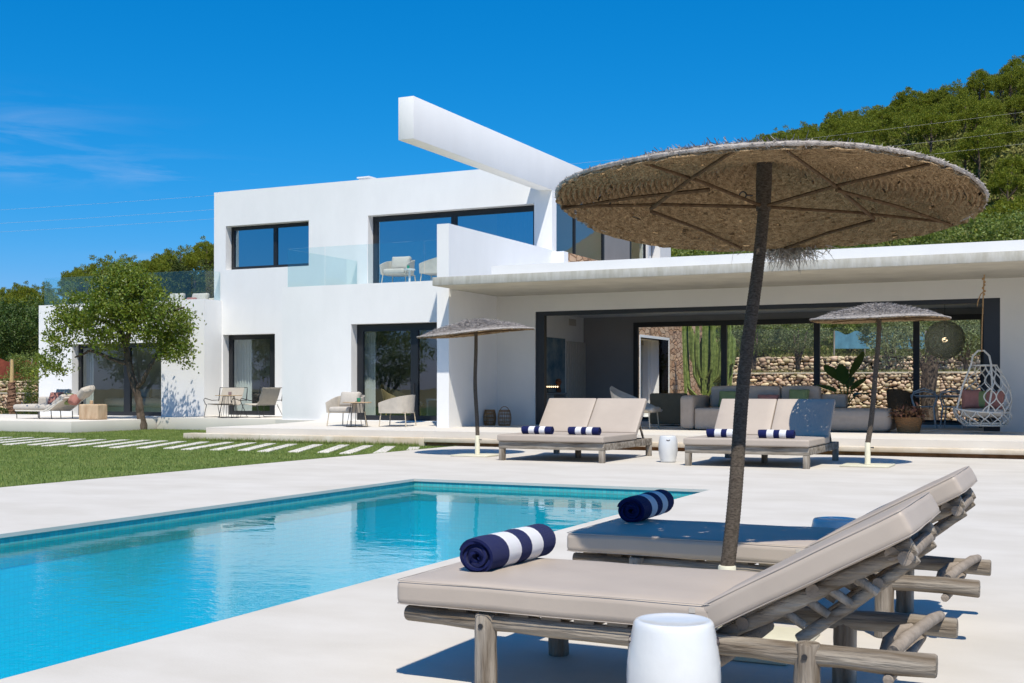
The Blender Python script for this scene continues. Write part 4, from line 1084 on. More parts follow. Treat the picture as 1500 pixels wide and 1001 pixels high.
# balcony set
armchair((X_at(584, 30.0), 30.0, 4.165), .12, 'pale armchair with cushion on the balcony behind the glass', 'balcony armchairs', True, 1.05)
armchair((X_at(640, 30.2), 30.2, 4.165), -PI/2 + .1, 'pale armchair on the balcony half hidden by the white parapet', 'balcony armchairs', False, 1.05)
t = thing('balcony_side_table', 'small white side table between the balcony armchairs', 'side table', (X_at(600, 29.6), 29.6, 4.165))
b = MB(); b.lathe([(.16,.44),(.165,.45),(.165,.47),(.16,.475)], n=24); b.build('table_top', CERAM, t, smooth=True); b = MB(); b.lathe([(.14,0),(.14,.01),(.03,.03),(.03,.44)], n=16); b.build('pedestal', CERAM, t, smooth=True)
b = MB(); b.lathe([(.035,0),(.04,.10),(.036,.10),(1e-6,.01)], n=14); c = b.build('tumbler', GCUP, smooth=True); c.location = (X_at(598, 29.6), 29.6, 4.642); tag(c, 'small green tumbler on the white balcony side table', 'cup')

# shell chair by the sofa
def shell_chair(loc, rz, label, mat, zb, cat='armchair'):
    t = thing('shell_chair', label, cat, loc, rz)
    shell(t, 'shell_back', mat, .42, .98, .40, zb, .44, .04, .12, power=1.1)
    b = MB(); b.cushion((0, -.22, .46), (.62, .58, .12), .055, .012); b.build('seat_cushion', BEIGE, t, smooth=True, ang=80)
    leg_set(t, [((sx*.30, sy, .42), (sx*.33, sy*1.1, 0)) for sx in (-1, 1) for sy in (-.40, .36)], .016, TANM if mat is BEIGE else mat)
    b = MB(); b.tube([(.36*math.cos(2*PI*k/24), .40*math.sin(2*PI*k/24) - .04, .40) for k in range(24)], .018, 8, closed=True); b.build('seat_ring', TANM if mat is BEIGE else mat, t, smooth=True)
    return t
shell_chair((X_at(933, 27.1), 27.1, .291), PI/2, 'beige shell lounge chair with tall fan back, behind the left far sunbed', BEIGE, 1.02)
shell_chair((X_at(590, 29.9), 29.9, .353), PI/2 + .15, 'pale rattan shell chair inside the right ground floor glass door', YRATTAN, 1.05)

# sofa
SFY = 26.85
t = thing('corner_sofa', 'large taupe modular corner sofa with rounded chaise in the porch', 'sofa', (-6.0, 27.5, .29))
def sb(name, x0, x1, y0, y1, z0, z1, r, mat=FABS, puff=0.0):
    b = MB(); b.cushion(((x0+x1)/2, (y0+y1)/2, (z0+z1)/2), (x1-x0, y1-y0, z1-z0), r, puff, n=9); return b.build(name, mat, t, smooth=True, ang=80, world=True)
xa, xb_, xc, xd, xe = X_at(996, SFY), X_at(1016, SFY), X_at(1141, 27.6), X_at(1199, SFY), X_at(1306, 27.2)
sb('arm', xa, xb_, SFY - .05, 28.3, .31, 1.09, .09)
sb('seat', xb_ + .01, xd, SFY, 28.3, .31, .80, .05, puff=.01)
sb('chaise', xd + .01, xe, SFY + .1, 28.35, .31, .80, .16, puff=.012)
sb('return_back', X_at(951, 29.2), X_at(1003, 29.2), 29.2, 29.5, .34, 1.13, .05, FABD)
sb('return_seat', X_at(951, 29.2) + .02, X_at(1003, 29.2), 29.52, 30.6, .34, .78, .06)
for x0, x1 in ((xb_ + .14, xc - .01), (xc + .01, X_at(1200, 27.7))): sb('back_cushion', x0, x1, 27.72, 28.02, .78, 1.30, .07, puff=.02)
sb('backrest', xb_ + .02, xd, 28.04, 28.4, .80, 1.12, .06); sb('backrest', X_at(1202, 28.0), X_at(1239, 28.0), 28.0, 28.3, .80, 1.12, .06)
def pillow(loc, size, rot, mat, label, group=None, puff=.05):
    R = Matrix.Rotation(rot[2], 3, 'Z') @ Matrix.Rotation(rot[0], 3, 'X') @ Matrix.Rotation(rot[1], 3, 'Y')
    b = MB(); b.cushion((0, 0, 0), (size[0], size[1], size[2]), size[2]*.45, puff, R, pinch=.08); o = b.build('throw_pillow', mat, smooth=True, ang=80); o.location = loc
    return tag(o, label, 'pillow', group)
PG = 'loose pillows on the porch sofa'; lean = math.radians(68)
pillow((X_at(1068, 27.5), 27.5, 1.0), (.50,.42,.12), (lean,0,.05), GREEN, 'sage green pillow on the sofa, left of the leaning parasol pole', PG)
pillow((X_at(1125, 27.5), 27.5, .97), (.52,.30,.12), (lean,0,0), PINK, 'dusty red lumbar pillow in the middle of the porch sofa', PG)
pillow((X_at(1170, 27.5), 27.5, 1.02), (.48,.46,.12), (lean,0,-.04), GREEN, 'sage green pillow on the right end of the porch sofa', PG)

# hanging egg chair
EX, EY = -2.065, 27.5
t = thing('hanging_egg_chair', 'white cane hanging egg chair under the porch slab by the wall', 'hanging chair', (EX, EY, .40))
ap = (0, 0, 1.68); 
def rimpt_(a, z=None): return Vector((.56*math.cos(a)*(1 - .04*math.sin(a)), .50*math.sin(a), .40 - .06*math.cos(a - 2.4)*-1))
def topr(a): return Vector((.24*math.cos(a) + .06, .20*math.sin(a) + .04, 1.34))
def basr(a): return Vector((.42*math.cos(a) + .06, .38*math.sin(a), .07))
fr = MB()
for zz, fn in ((0, basr), (1, rimpt_)): fr.tube([fn(2*PI*k/36) for k in range(36)], .020, 8, closed=True)
fr.tube([basr(2*PI*k/36) + Vector((0,0,.045)) for k in range(36)], .016, 8, closed=True)
fr.build('rim', CANE, t, smooth=True)
lat = MB()
nc = 9; a0_, a1_ = -1.25, 2.2
for k in range(nc):
    for sgn in (-1, 1):
        base = a0_ + (a1_ - a0_)*k/(nc-1); pts = []
        for i in range(26):
            f = i/25; a = base + sgn*.5*(a1_-a0_)/(nc-1)*math.cos(f*PI*3.0)
            p0, p1 = rimpt_(a), topr(a); bul = .16*math.sin(PI*f)*(1 - .35*f)
            p = p0.lerp(p1, f) + Vector((math.cos(a), math.sin(a), 0))*bul; pts.append(p)
        lat.tube(pts, .0125, 6)
    
for k in range(13):
    for sgn in (-1, 1):
        base = 2*PI*k/13; pts = []
        for i in range(14):
            f = i/13; a = base + sgn*.22*math.cos(f*PI*1.0)
            pts.append(basr(a).lerp(rimpt_(a), f) + Vector((math.cos(a), math.sin(a), 0))*.07*math.sin(PI*f))
        lat.tube(pts, .0125, 6)
lat.build('lattice', CANE, t, smooth=True)
b = MB(); b.tube([topr(2*PI*k/30) for k in range(30)], .017, 8, closed=True)
lA, lB = rimpt_(3.75), rimpt_(-1.3)
hp = [lA, lA.lerp(Vector((-.20,-.12,1.36)), .5) + Vector((-.03,-.02,0)), Vector((-.20,-.12,1.36)), Vector((-.17,-.09,1.54)), Vector((-.07,-.03,1.655)), Vector((.05,.01,1.655)), Vector((.16,-.08,1.54)), Vector((.20,-.16,1.36)), lB.lerp(Vector((.20,-.16,1.36)), .5) + Vector((.06,-.05,0)), lB]
b.tube(hp, .021, 8); b.build('hoop', CANE, t, smooth=True)
b = MB(); top = Vector((0.05, .06, ZS - .40 - .01))
b.tube([(0,0,1.655), (.01,.01,2.2), (.03,.04,2.8), top], .013, 8)
for k in range(6): b.ball((.043 + .016*math.sin(k*2.2), .05 + .016*math.cos(k*1.7), 2.86 + .066*k), .027, .024, .03, 8, 6)
b.tube([(.04,.05,2.92), (-.02,.02,2.86), (-.07,.0,2.72), (-.09,0,2.6)], .012, 8); b.ball((0,0,1.66), .03, nu=8, nv=6); b.build('rope', M('hemp_rope', (.42,.27,.14), .9, .25, 40, .6, 120, .1), t, smooth=True)
b = MB(); b.cushion((0, 0, 0), (.86, .76, .15), .07, .02); o = b.build('seat_pad', LINEN, smooth=True, ang=80); o.location = (EX + .04, EY, .40 + .33); tag(o, 'round beige seat pad inside the hanging egg chair', 'cushion')
EG = 'pillows in the hanging chair'
pillow((EX - .20, EY + .03, 1.02), (.44,.44,.13), (math.radians(75),0,.25), PINK, 'dusty pink pillow on the left in the hanging egg chair', EG)
pillow((EX + .02, EY + .06, 1.01), (.42,.42,.13), (math.radians(75),0,-.1), GREEN, 'sage green pillow between two pink ones in the hanging chair', EG)
pillow((EX + .24, EY - .02, 1.00), (.46,.42,.14), (math.radians(75),0,-.5), PINK, 'dusty pink pillow on the right in the hanging egg chair', EG)

# basket with dried flowers
bx, by = X_at(1331, 27.3), 27.3
t = thing('wicker_basket_planter', 'brown wicker basket with dried brown flowers on the porch floor', 'planter', (bx, by, .291))
b = MB(); prof = []
for k in range(15): z = .34*k/14; prof.append((.225 + .075*(k/14) + (.008 if k % 2 else 0), z))
prof += [(.28,.33),(.25,.28),(1e-6,.28)]; b.lathe(prof, n=40); b.build('basket', M('wicker_brown', (.25,.12,.045), .8, .3, 40, .7, 70, .2, stretch=(1,1,2.5), col2=(.40,.21,.09)), t, smooth=True, ang=30)
C = rng.normal(0, 1, (900, 3))*np.array([.15,.15,.06]) + np.array([0,0,.42]); 
fast_mesh('dried_flowers', *leaf_cards(C, .10, .05, .1), M('dried_flower', (.15,.075,.04), .9, .3, 8, 0, 10, .1, col2=(.27,.15,.085), isl=.4), t)

# dining set inside
def plastic_chair(loc, rz, label):
    t = thing('looped_plastic_chair', label, 'chair', loc, rz, 'grey looped dining chairs')
    b = MB(); b.lathe([(1e-6,.455),(.215,.45),(.225,.46),(.215,.475),(1e-6,.468)], n=28, sy=.98); b.build('seat', GREYP, t, smooth=True)
    for sx in (-1, 1):
        b = MB(); b.tube([(sx*.19,-.18,.46),(sx*.24,-.24,.0)], [.018,.014], 8); b.build('leg', GREYP, t, smooth=True)
        b = MB(); b.tube([(sx*.19,.17,.46),(sx*.23,.25,.0)], [.018,.014], 8); b.build('leg', GREYP, t, smooth=True)
    b = MB()
    b.tube([(-.20,-.17,.46),(-.27,-.15,.66),(-.27,.02,.68),(-.18,.22,.76),(0,.28,.80),(.18,.22,.76),(.27,.02,.68),(.27,-.15,.66),(.20,-.17,.46)], .015, 8)
    b.tube([(-.19,.17,.46),(-.25,.14,.64),(-.22,.20,.78),(0,.29,.86),(.22,.20,.78),(.25,.14,.64),(.19,.17,.46)], .015, 8)
    b.tube([(-.22,.10,.47),(-.28,.05,.72),(-.15,.24,.70),(0,.27,.70),(.15,.24,.70),(.28,.05,.72),(.22,.10,.47)], .013, 8)
    b.build('looped_back', GREYP, t, smooth=True); t.scale = (1.12,1.12,1.12); return t
plastic_chair((X_at(1354, 30.6), 30.6, .291), PI + .1, 'grey looped plastic chair left of the other, below the round lamp')
plastic_chair((X_at(1397, 30.7), 30.7, .291), PI - .1, 'grey looped plastic chair beside the hanging egg chair')
t = thing('woven_dining_chair', 'brown woven dining chair behind the wicker basket', 'chair', (X_at(1320, 30.7), 30.7, .291), PI - .5)
shell(t, 'woven_back', M('brown_weave', (.13,.085,.05), .85, .3, 30, .5, 80, .2), .27, .56, .47, .95, .66, .03, .04); b = MB(); b.cushion((0,-.03,.48), (.5,.5,.06), .025, .005); b.build('seat', M('brown_seat', (.15,.10,.06), .85, .2, 20), t, smooth=True)
leg_set(t, [((sx*.22, sy, .48), (sx*.26, sy*1.15, 0)) for sx in (-1,1) for sy in (-.22,.22)], .014, BLACK)
t = thing('dining_table', 'dark dining table inside behind the grey chairs', 'table', (X_at(1385, 31.8), 31.8, .291))
b = MB(); b.box(-1.0,1.0,-.5,.5,.73,.77); b.build('table_top', GREYW, t, bevel=.006)
for sx in (-.85,.85):
    for sy in (-.4,.4): b = MB(); b.box(sx-.035,sx+.035,sy-.035,sy+.035,0,.73); b.build('leg', BLACK, t)
# pendant lamp
LC = at_y(1384, 498, 30.5)
t = thing('woven_pendant_lamp', 'large round woven pendant lamp with a lit bulb over the dining chairs', 'pendant lamp', tuple(LC))
b = MB(); b.ball((0,0,0), .46, nu=48, nv=28); b.build('lamp_shade', BALL, t, smooth=True)
b = MB(); b.tube([(0,0,.08),(0,0,3.36 - LC[2])], .007, 6); b.lathe([(.03,.05),(.03,.10),(.012,.11)], n=12); b.build('cord', BLACK, t, smooth=True)
b = MB(); b.ball((0,0,0), .062, nu=16, nv=10); b.build('bulb', WARM, t, smooth=True)
# broad leaf plant
px, py = X_at(1238, 32.3), 32.3
t = thing('banana_plant', 'dark broad leaved potted plant behind the porch sofa, against the rear window', 'plant', (px, py, .291))
b = MB(); b.lathe([(.18,0),(.24,.40),(.22,.40),(1e-6,.36)], n=20); b.build('pot', GREYW, t, smooth=True)
lv = MB(); stm = MB()
for k, (a, tilt, h0, ln) in enumerate(((.2,.15,1.25,.75),(2.9,.35,1.15,.62),(1.4,.5,.95,.6),(3.6,.75,.85,.62),(5.6,.6,.9,.66),(4.6,.2,1.05,.65),(.9,.9,.75,.5),(2.3,.95,.7,.5))):
    dr = Vector((math.cos(a), math.sin(a)*.7, 0)); p = Vector((0,0,.36)); tip0 = dr*(.10 + .25*tilt) + Vector((0,0,h0)); stm.tube([p, p.lerp(tip0,.5) + Vector((0,0,.05)), tip0], .014, 6)
    sd = Vector((1, .3, 0)).normalized() if k % 2 else Vector((.8,-.6,0)).normalized(); n = 9; rows = []
    for i in range(n):
        f = i/(n-1); c_ = tip0 + dr*(ln*f*(.35 + .65*tilt)) + Vector((0,0, ln*f*(1 - tilt*.55) - .25*f*f*tilt)); wd = .17*math.sin(PI*min(1, f*.92 + .06))**.7
        rows += [c_ - sd*wd + Vector((0,0,.03)), c_, c_ + sd*wd + Vector((0,0,.03))]
    lv.add(rows, [q for i in range(n-1) for q in ((3*i,3*i+1,3*i+4,3*i+3),(3*i+1,3*i+2,3*i+5,3*i+4))])
lv.build('leaves', LEAFD, t, smooth=True); stm.build('stem', CACT, t, smooth=True)
# rattan lanterns
def lantern(u, y, r, h, label, handle):
    t = thing('rattan_lantern', label, 'lantern', (X_at(u, y), y, .291), random.random(), 'rattan lanterns by the porch wall')
    b = MB(); P_ = lambda f: r*(.72 + .32*math.sin(PI*(.12 + .80*f)))
    for k in range(22):
        a = 2*PI*k/22; b.tube([(P_(f)*math.cos(a), P_(f)*math.sin(a), h*f) for f in np.linspace(0, 1, 9)], .008, 5)
    for f in (0, .07, .25, .5, .75, .93, 1.0): b.tube([(P_(f)*1.02*math.cos(2*PI*k/24), P_(f)*1.02*math.sin(2*PI*k/24), h*f) for k in range(24)], .010, 5, closed=True)
    b.build('cage', RATTAN, t, smooth=True)
    b = MB(); b.lathe([(r*.85,.0),(r*.85,.012)], n=20); b.build('floor_disc', RATTAN, t)
    b = MB(); b.lathe([(.045,.012),(.045,.17),(1e-6,.172)], n=14); b.build('candle', LINEN, t, smooth=True)
    b = MB(); b.tube(arc((0,0,h-.03), r*.75, 0, PI, 12), .010, 6) if handle else b.tube([(r*1.05*math.cos(a)+.0, 0, h*.6 + h*.36*math.sin(a)) for a in np.linspace(0, PI, 10)], .008, 6); b.build('handle', RATTAN, t, smooth=True)
    return t
lantern(717.5, 27.95, .155, .40, 'rattan lantern on the left, nearer the blade wall', False)
lantern(739, 27.85, .165, .40, 'rattan lantern with bent side handle, on the right of the pair', True)

# inside the living room: things on the left wall
def x_plane(u, v, x): r = ray(u, v); return EYE + r*(x/r[0])
p, q = x_plane(799, 494, RX0), x_plane(826, 578, RX0)
b = MB(); b.box(RX0 + .002, RX0 + .04, p[1], q[1], q[2], p[2])
ART = M('abstract_canvas', (.03,.10,.16), .6, .3, 1.7, .2, 30, .3, col2=(.30,.34,.33), detail=9)
o = b.build('canvas_painting', ART, world=True); tag(o, 'abstract blue and cream canvas on the living room wall', 'painting')
p, q = x_plane(829, 500, RX0), x_plane(856, 592, RX0)
t = thing('column_radiator', 'tall pale radiator on the living room wall beside the painting', 'radiator', (RX0 + .03, (p[1]+q[1])/2, q[2]))
b = MB(); n_ = 9; dy = (q[1]-p[1])/n_
for k in range(n_): b.box(RX0 + .005, RX0 + .07, p[1] + dy*k + dy*.08, p[1] + dy*(k+1) - dy*.08, q[2] + .04, p[2] - .04)
b.build('columns', LINEN, t, world=True, bevel=.01); b = MB(); b.box(RX0 + .003, RX0 + .06, p[1], q[1], p[2] - .04, p[2]); b.box(RX0 + .003, RX0 + .06, p[1], q[1], q[2], q[2] + .04); b.build('header', LINEN, t, world=True)
p, q = x_plane(833, 467, RX0), x_plane(843, 478, RX0)
b = MB(); b.box(RX0 + .002, RX0 + .02, p[1], q[1], q[2], p[2]); 
for k in range(5): zz = q[2] + (p[2]-q[2])*(k+.5)/5; b.box(RX0 + .022, RX0 + .03, p[1]+.02, q[1]-.02, zz - .012, zz + .006)
o = b.build('vent_grille', LINEN, world=True); tag(o, 'small square vent grille high on the living room wall', 'vent')
cy_ = x_plane(810, 564, RX0 + .3)[1]
t = thing('console_table', 'dark console table against the living room wall under the painting', 'table', (RX0 + .28, cy_, .291))
b = MB(); b.box(-.2,.2,-.9,.6,.80,.84); b.build('table_top', GREYW, t); 
for sy in (-.85,.55): b = MB(); b.box(-.18,.18,sy-.03,sy+.03,0,.80); b.build('leg', GREYW, t)
t = thing('tealight_holder', 'row of small lit tealights on the console table', 'candle holder', (RX0 + .28, cy_, .291 + .842))
b = MB(); b.box(-.03,.03,-.42,.42,.0,.02); b.tube([(0,-.3,.02),(0,-.3,.12)], .01, 6); b.tube([(0,.3,.02),(0,.3,.12)], .01, 6); b.box(-.03,.03,-.42,.42,.12,.14); b.build('stand', BLACK, t)
for k in range(6): b = MB(); b.ball((0, -.36 + .145*k, .165), .022, nu=8, nv=6); b.build('flame', WARM, t)
b = MB(); b.lathe([(.06,0),(.08,.05),(.05,.18),(.09,.30),(.06,.38),(1e-6,.40)], n=14); o = b.build('wooden_sculpture', M('brown_carving', (.16,.06,.025), .6, .3, 8), smooth=True); o.location = (RX0 + .25, cy_ + .5, 1.134); tag(o, 'brown carved wooden sculpture on the console table', 'sculpture')

# curtains
def curtain(x0, x1, y, z0, z1, mat, label, waves=7, amp=.05):
    b = MB(); n = waves*10
    for i in range(n+1):
        f = i/n; x = x0 + (x1-x0)*f; yy = y + amp*math.sin(2*PI*waves*f) + .015*math.sin(9*f)
        for z, k in ((z0,1.0),((z0+z1)/2,.9),(z1,.55)): b.v.append((x, y + (yy-y)*k, z))
    for i in range(n):
        for j in range(2): b.f.append((3*i+j, 3*i+3+j, 3*i+4+j, 3*i+1+j)); b.mi.append(0)
    return tag(b.build('curtain', mat, smooth=True, world=True, ang=120), label, 'curtain')
curtain(X_at(342, 33.1), X_at(369, 33.1), 33.1, .37, 3.3, CURT, 'white curtain drawn aside in the left ground floor window')
curtain(X_at(533, 29.3), X_at(550, 29.3), 29.3, .37, 3.3, CURT, 'white curtain bunched at the left of the right ground floor door')
curtain(X_at(122, 32.2), X_at(137, 32.2), 32.2, .31, 3.1, CURT, 'white curtain bunched in the side wing bedroom door', 5)
curtain(X_at(728, 33.1), X_at(783, 33.1), 33.1, 4.2, 6.85, BLUEC, 'curtain drawn at the right of the wide upper window', 9)
curtain(X_at(346, 33.1), X_at(353, 33.1), 33.1, 4.3, 6.8, CURT, 'narrow white sheet added for the lit reveal at the left of the small upper window', 3)  # pale sheet added in place of the sunlit window reveal

# bedroom in the side wing
bx0, bx1 = X_at(150, 33.0), X_at(262, 33.0)
t = thing('double_bed', 'double bed with pale blanket inside the side wing', 'bed', ((bx0+bx1)/2, 34.0, .303))
b = MB(); b.box(bx0+.05, bx1-.05, 33.05, 34.95, .33, .58); b.build('bed_base', BEIGE, t, world=True, bevel=.03)
b = MB(); b.cushion(((bx0+bx1)/2, 34.0, .74), (bx1-bx0, 2.0, .34), .13, .02); b.build('mattress', LINEN, t, world=True, smooth=True, ang=80)
for k, u in enumerate((214, 232)):
    x = X_at(u, 33.9); pillow((x, 33.7 + .3*k, 1.05), (.62,.40,.18), (math.radians(60),0,.5), CURT if k == 0 else LINEN, ('white' if k == 0 else 'cream') + ' bed pillow propped on the bed in the side wing', 'pillows on the bed')
p, q = at_y(135, 519, 35.98), at_y(157, 556, 35.98)
b = MB(); b.box(p[0], q[0], 35.95, 35.99, q[2], p[2]); o = b.build('dark_painting', M('dark_canvas', (.008,.010,.010), .5, .3, 3.5, .1, 30, .3, col2=(.30,.32,.30), detail=2), world=True); tag(o, 'dark monochrome painting on the bedroom wall of the side wing', 'painting')
# things inside ground floor rooms
t = thing('lamp_table', 'small pale bedside table inside the right ground floor door', 'table', (X_at(652, 31.0), 31.0, .353))
b = MB(); b.box(-.5,.5,-.25,.25,.55,.60); b.build('table_top', CURT, t); 
for sx in (-.46,.46): b = MB(); b.box(sx-.03,sx+.03,-.25,.25,0,.55); b.build('leg', CURT, t)
t = thing('dark_desk', 'dark wooden desk inside the left ground floor window', 'desk', (X_at(392, 34.0), 34.0, .353))
b = MB(); b.box(-.6,.6,-.3,.3,.68,.74); b.build('desk_top', REDPOT, t); b = MB(); b.box(-.55,-.1,-.28,.28,0,.68); b.build('drawer_unit', REDPOT, t)
b = MB(); b.lathe([(.09,0),(.10,.02),(.03,.05),(.03,.24),(.16,.25),(.13,.55),(1e-6,.56)], n=18); o = b.build('table_lamp', REDPOT, smooth=True); o.location = (X_at(388, 34.0), 34.0, .353 + .742); tag(o, 'dark table lamp on the desk inside the left ground floor window', 'lamp')

# ------------------------------------------------------------------ side terrace: daybed, stump
dx0 = X_at(36, 27.95); dz = .301
t = thing('outdoor_daybed', 'beige outdoor daybed with raised back on the side terrace', 'daybed', (dx0 + 1.1, 27.95, dz))
b = MB(); b.cushion((dx0 + .78, 27.95, dz + .36), (1.60, .95, .17), .07, .02); b.build('mattress', LINEN, t, world=True, smooth=True, ang=80)
b = MB(); b.cushion((dx0 + 1.78, 27.95, dz + .52), (.78, .95, .13), .05, .02, Matrix.Rotation(-math.radians(33), 3, 'Y')); b.build('backrest', LINEN, t, world=True, smooth=True, ang=80)
b = MB(); b.cushion((dx0 + .70, 28.50, dz + .52), (1.3, .16, .34), .07, .0); b.build('side_rest', LINEN, t, world=True, smooth=True, ang=80)
b = MB(); b.tube([(dx0+.1,27.5,dz+.25),(dx0+1.5,27.5,dz+.25),(dx0+2.15,27.5,dz+.66),(dx0+2.15,28.4,dz+.66),(dx0+1.5,28.4,dz+.25),(dx0+.1,28.4,dz+.25)], .02, 8, closed=True); b.tube([(dx0+1.3,27.5,dz+.23),(dx0+2.1,27.5,dz+.60)], .03, 8); b.build('frame', CANE, t, world=True, smooth=True)
for x in (.12, 1.10, 1.60):
    for y in (27.52, 28.38): b = MB(); b.tube([(dx0+x,y,dz+.25),(dx0+x+.02,y,dz)], .014, 8); b.build('leg', BLACK, t, world=True, smooth=True)
DG = 'loose pillows on the side terrace daybed'
pillow((X_at(90, 28.2), 28.25, dz + .70), (.56,.50,.15), (math.radians(70),0,.1), LINEN, 'beige pillow at the back of the daybed', DG)
pillow((X_at(82, 27.9), 27.9, dz + .63), (.50,.44,.14), (math.radians(66),0,.12), PINK, 'flat dusty pink square pillow on the left of the daybed pillows', DG)
pillow((X_at(98, 27.9), 27.9, dz + .62), (.46,.40,.14), (math.radians(62),0,-.15), GREEN, 'sage green pillow between the pink daybed pillows', DG)
pillow((X_at(110, 27.8), 27.78, dz + .60), (.44,.36,.18), (math.radians(55),0,-.35), PINK, 'crumpled dusty pink pillow nearest the raised back of the daybed', DG)
pillow((X_at(123, 27.9), 27.95, dz + .82), (.50,.55,.15), (math.radians(12),-math.radians(38),0), LINEN, 'beige head pillow resting on the raised back of the daybed', DG)
b = MB(); b.cushion((0,0,.235), (.68,.50,.47), .035, .0, n=9, noise=.004); o = b.build('oak_block_table', STUMP, smooth=True, ang=50); o.location = (X_at(136.5, 27.55), 27.55, dz); o.rotation_euler.z = .15; tag(o, 'solid oak block side table at the head of the daybed', 'side table')
b = MB(); b.lathe([(.05,0),(.055,.02),(.055,.10),(.04,.11),(1e-6,.10)], n=14); o = b.build('clay_bowl', M('clay', (.5,.36,.22), .8), smooth=True); o.location = (X_at(134, 27.6), 27.6, dz + .474); tag(o, 'small clay bowl on the oak block table', 'bowl')
# roof terrace sofa above the side wing
rx = X_at(280, 33.3)
t = thing('roof_terrace_sofa', 'low outdoor sofa on the side wing roof behind the glass', 'sofa', (rx, 33.5, 3.851))
b = MB(); b.cushion((rx, 33.5, 4.0), (2.3, .9, .28), .06); b.build('seat', LINEN, t, world=True, smooth=True)
b = MB(); b.cushion((rx, 33.9, 4.2), (2.3, .15, .5), .06); b.build('backrest', LINEN, t, world=True, smooth=True)
RG = 'pillows on the roof terrace sofa'
pillow((X_at(259, 33.3), 33.3, 4.36), (.62,.55,.2), (math.radians(72),0,.1), LINEN, 'beige pillow on the left of the roof terrace sofa', RG)
pillow((X_at(293, 33.4), 33.4, 4.36), (.72,.50,.2), (math.radians(72),0,0), LINEN, 'beige pillow on the right of the roof terrace sofa', RG)
pillow((X_at(281, 33.15), 33.12, 4.27), (.42,.34,.14), (math.radians(70),0,0), PINK, 'dusty pink pillow on the roof terrace sofa', RG)
# ================================================================== GARDEN AND BACKGROUND
# ------------------------------------------------------------------ the small tree on the lawn
TD = 37.35
TA = lambda u, v, k=0.0: Vector(tuple(at_d(u, v, TD + k)))
t = thing('almond_tree', 'small leafy almond tree with dark leaning trunk on the lawn by the side terrace', 'tree', tuple(TA(208, 630)))
ORG = t.location.copy()
def limb(pts, rs, name='trunk', par=None):
    P_ = []
    for i in range(len(pts) - 1):
        for k in range(5): P_.append((Vector(pts[i]).lerp(Vector(pts[i+1]), k/5), rs[i] + (rs[i+1]-rs[i])*k/5))
    P_.append((Vector(pts[-1]), rs[-1]))
    b = MB(); b.tube([p - ORG + Vector((random.gauss(0,.012), random.gauss(0,.012), 0)) for p, r in P_], [r*(1+random.uniform(-.08,.08)) for p, r in P_], 12, wob=.12)
    return b.build(name, BARK, par or t, smooth=True)
limb([TA(209,632), TA(207,610), TA(203,585), TA(197,565), TA(192,545), TA(187,525), TA(184,505)], [.165,.125,.115,.11,.10,.09,.08])
limb([TA(199,572), TA(211,555,-.2), TA(221,535,-.3), TA(229,522,-.3), TA(241,517,-.3), TA(252,505,-.3)], [.07,.065,.06,.055,.045,.035], 'branch')
limb([TA(189,533), TA(176,530,.1), TA(160,525,.2), TA(146,518,.2), TA(132,514,.2), TA(119,520,.1), TA(108,524,.1)], [.075,.065,.055,.05,.045,.035,.02], 'branch')
limb([TA(184,505), TA(176,480,.2), TA(165,455,.4), TA(158,425,.4)], [.10,.075,.05,.03], 'branch')
limb([TA(184,505), TA(190,480,-.2), TA(205,455,-.4), TA(212,425,-.5)], [.09,.07,.05,.03], 'branch')
limb([TA(176,482,.2), TA(150,470,.6), TA(120,460,.6), TA(95,455,.6)], [.06,.05,.035,.02], 'branch')
limb([TA(192,478,-.2), TA(225,465,-.4), TA(255,455,-.5), TA(270,450,-.5)], [.055,.045,.035,.02], 'branch')
lobes = [(175,438,44,36,1.0,34),(140,455,40,32,.9,26),(210,440,40,38,.9,28),(105,478,28,26,.7,15),(240,470,32,34,.9,26),(256,505,20,22,.6,10),(85,500,20,20,.5,7),(190,480,46,22,1.0,18),(150,495,36,18,.8,12),(235,505,26,18,.7,9),
         (160,412,26,20,.7,11),(200,410,26,20,.7,10),(175,396,16,10,.5,5),(72,528,14,14,.4,4),(272,525,6,14,.3,2),(90,455,14,12,.4,3),(112,440,14,14,.4,3),(268,470,16,22,.6,6),(276,512,6,8,.3,2),(225,420,18,14,.5,5),(88,538,16,10,.4,3),(60,545,8,6,.3,1)]
CC = []
for (u, v, ru, rv, dep, n) in lobes:
    for k in range(int(n*1.75)):
        while True:
            q = rng.uniform(-1, 1, 3)
            if q @ q < 1: break
        cpos = np.array(TA(u + q[0]*ru, v + q[1]*rv, q[2]*dep*1.5)); m_ = rng.integers(30, 80); rr = rng.uniform(.08, .19)
        CC.append(cpos + rng.normal(0, rr, (m_, 3))*np.array([1, 1, .8]))
CC = np.concatenate(CC) - np.array(ORG)
fast_mesh('crown', *leaf_cards(CC, .115, .058, .25), LEAF, t)

# ------------------------------------------------------------------ lawn blades
def in_lawn(x, y): return ((x < -12.42) & (y < 23.2)) | ((x < -20.2) & (y < 25.74)) | ((x > -26.3) & (x < -20.2) & (y < 29.2))
n = 260000
x = rng.uniform(-36, -12.4, n); y = rng.uniform(9.5, 29.3, n); k = in_lawn(x, y); x, y = x[k], y[k]
ne = 9000; xe = -12.43 - np.abs(rng.normal(0, .03, ne)); ye = rng.uniform(9.5, 23.2, ne); x = np.concatenate([x, xe]); y = np.concatenate([y, ye])
xs_ = rng.uniform(-20.1, -13.4, 5000); ys_ = 23.24 - np.abs(rng.normal(0, .05, 5000)); x = np.concatenate([x, xs_]); y = np.concatenate([y, ys_])
C = np.stack([x, y, np.full(len(x), -.03)], -1); m_ = len(C)
hgt = (rng.uniform(.022, .05, m_)*(1 + .8*(rng.random(m_) < .02)))[:, None]
hgt[-5000:] *= rng.uniform(1, 3.2, (5000, 1))
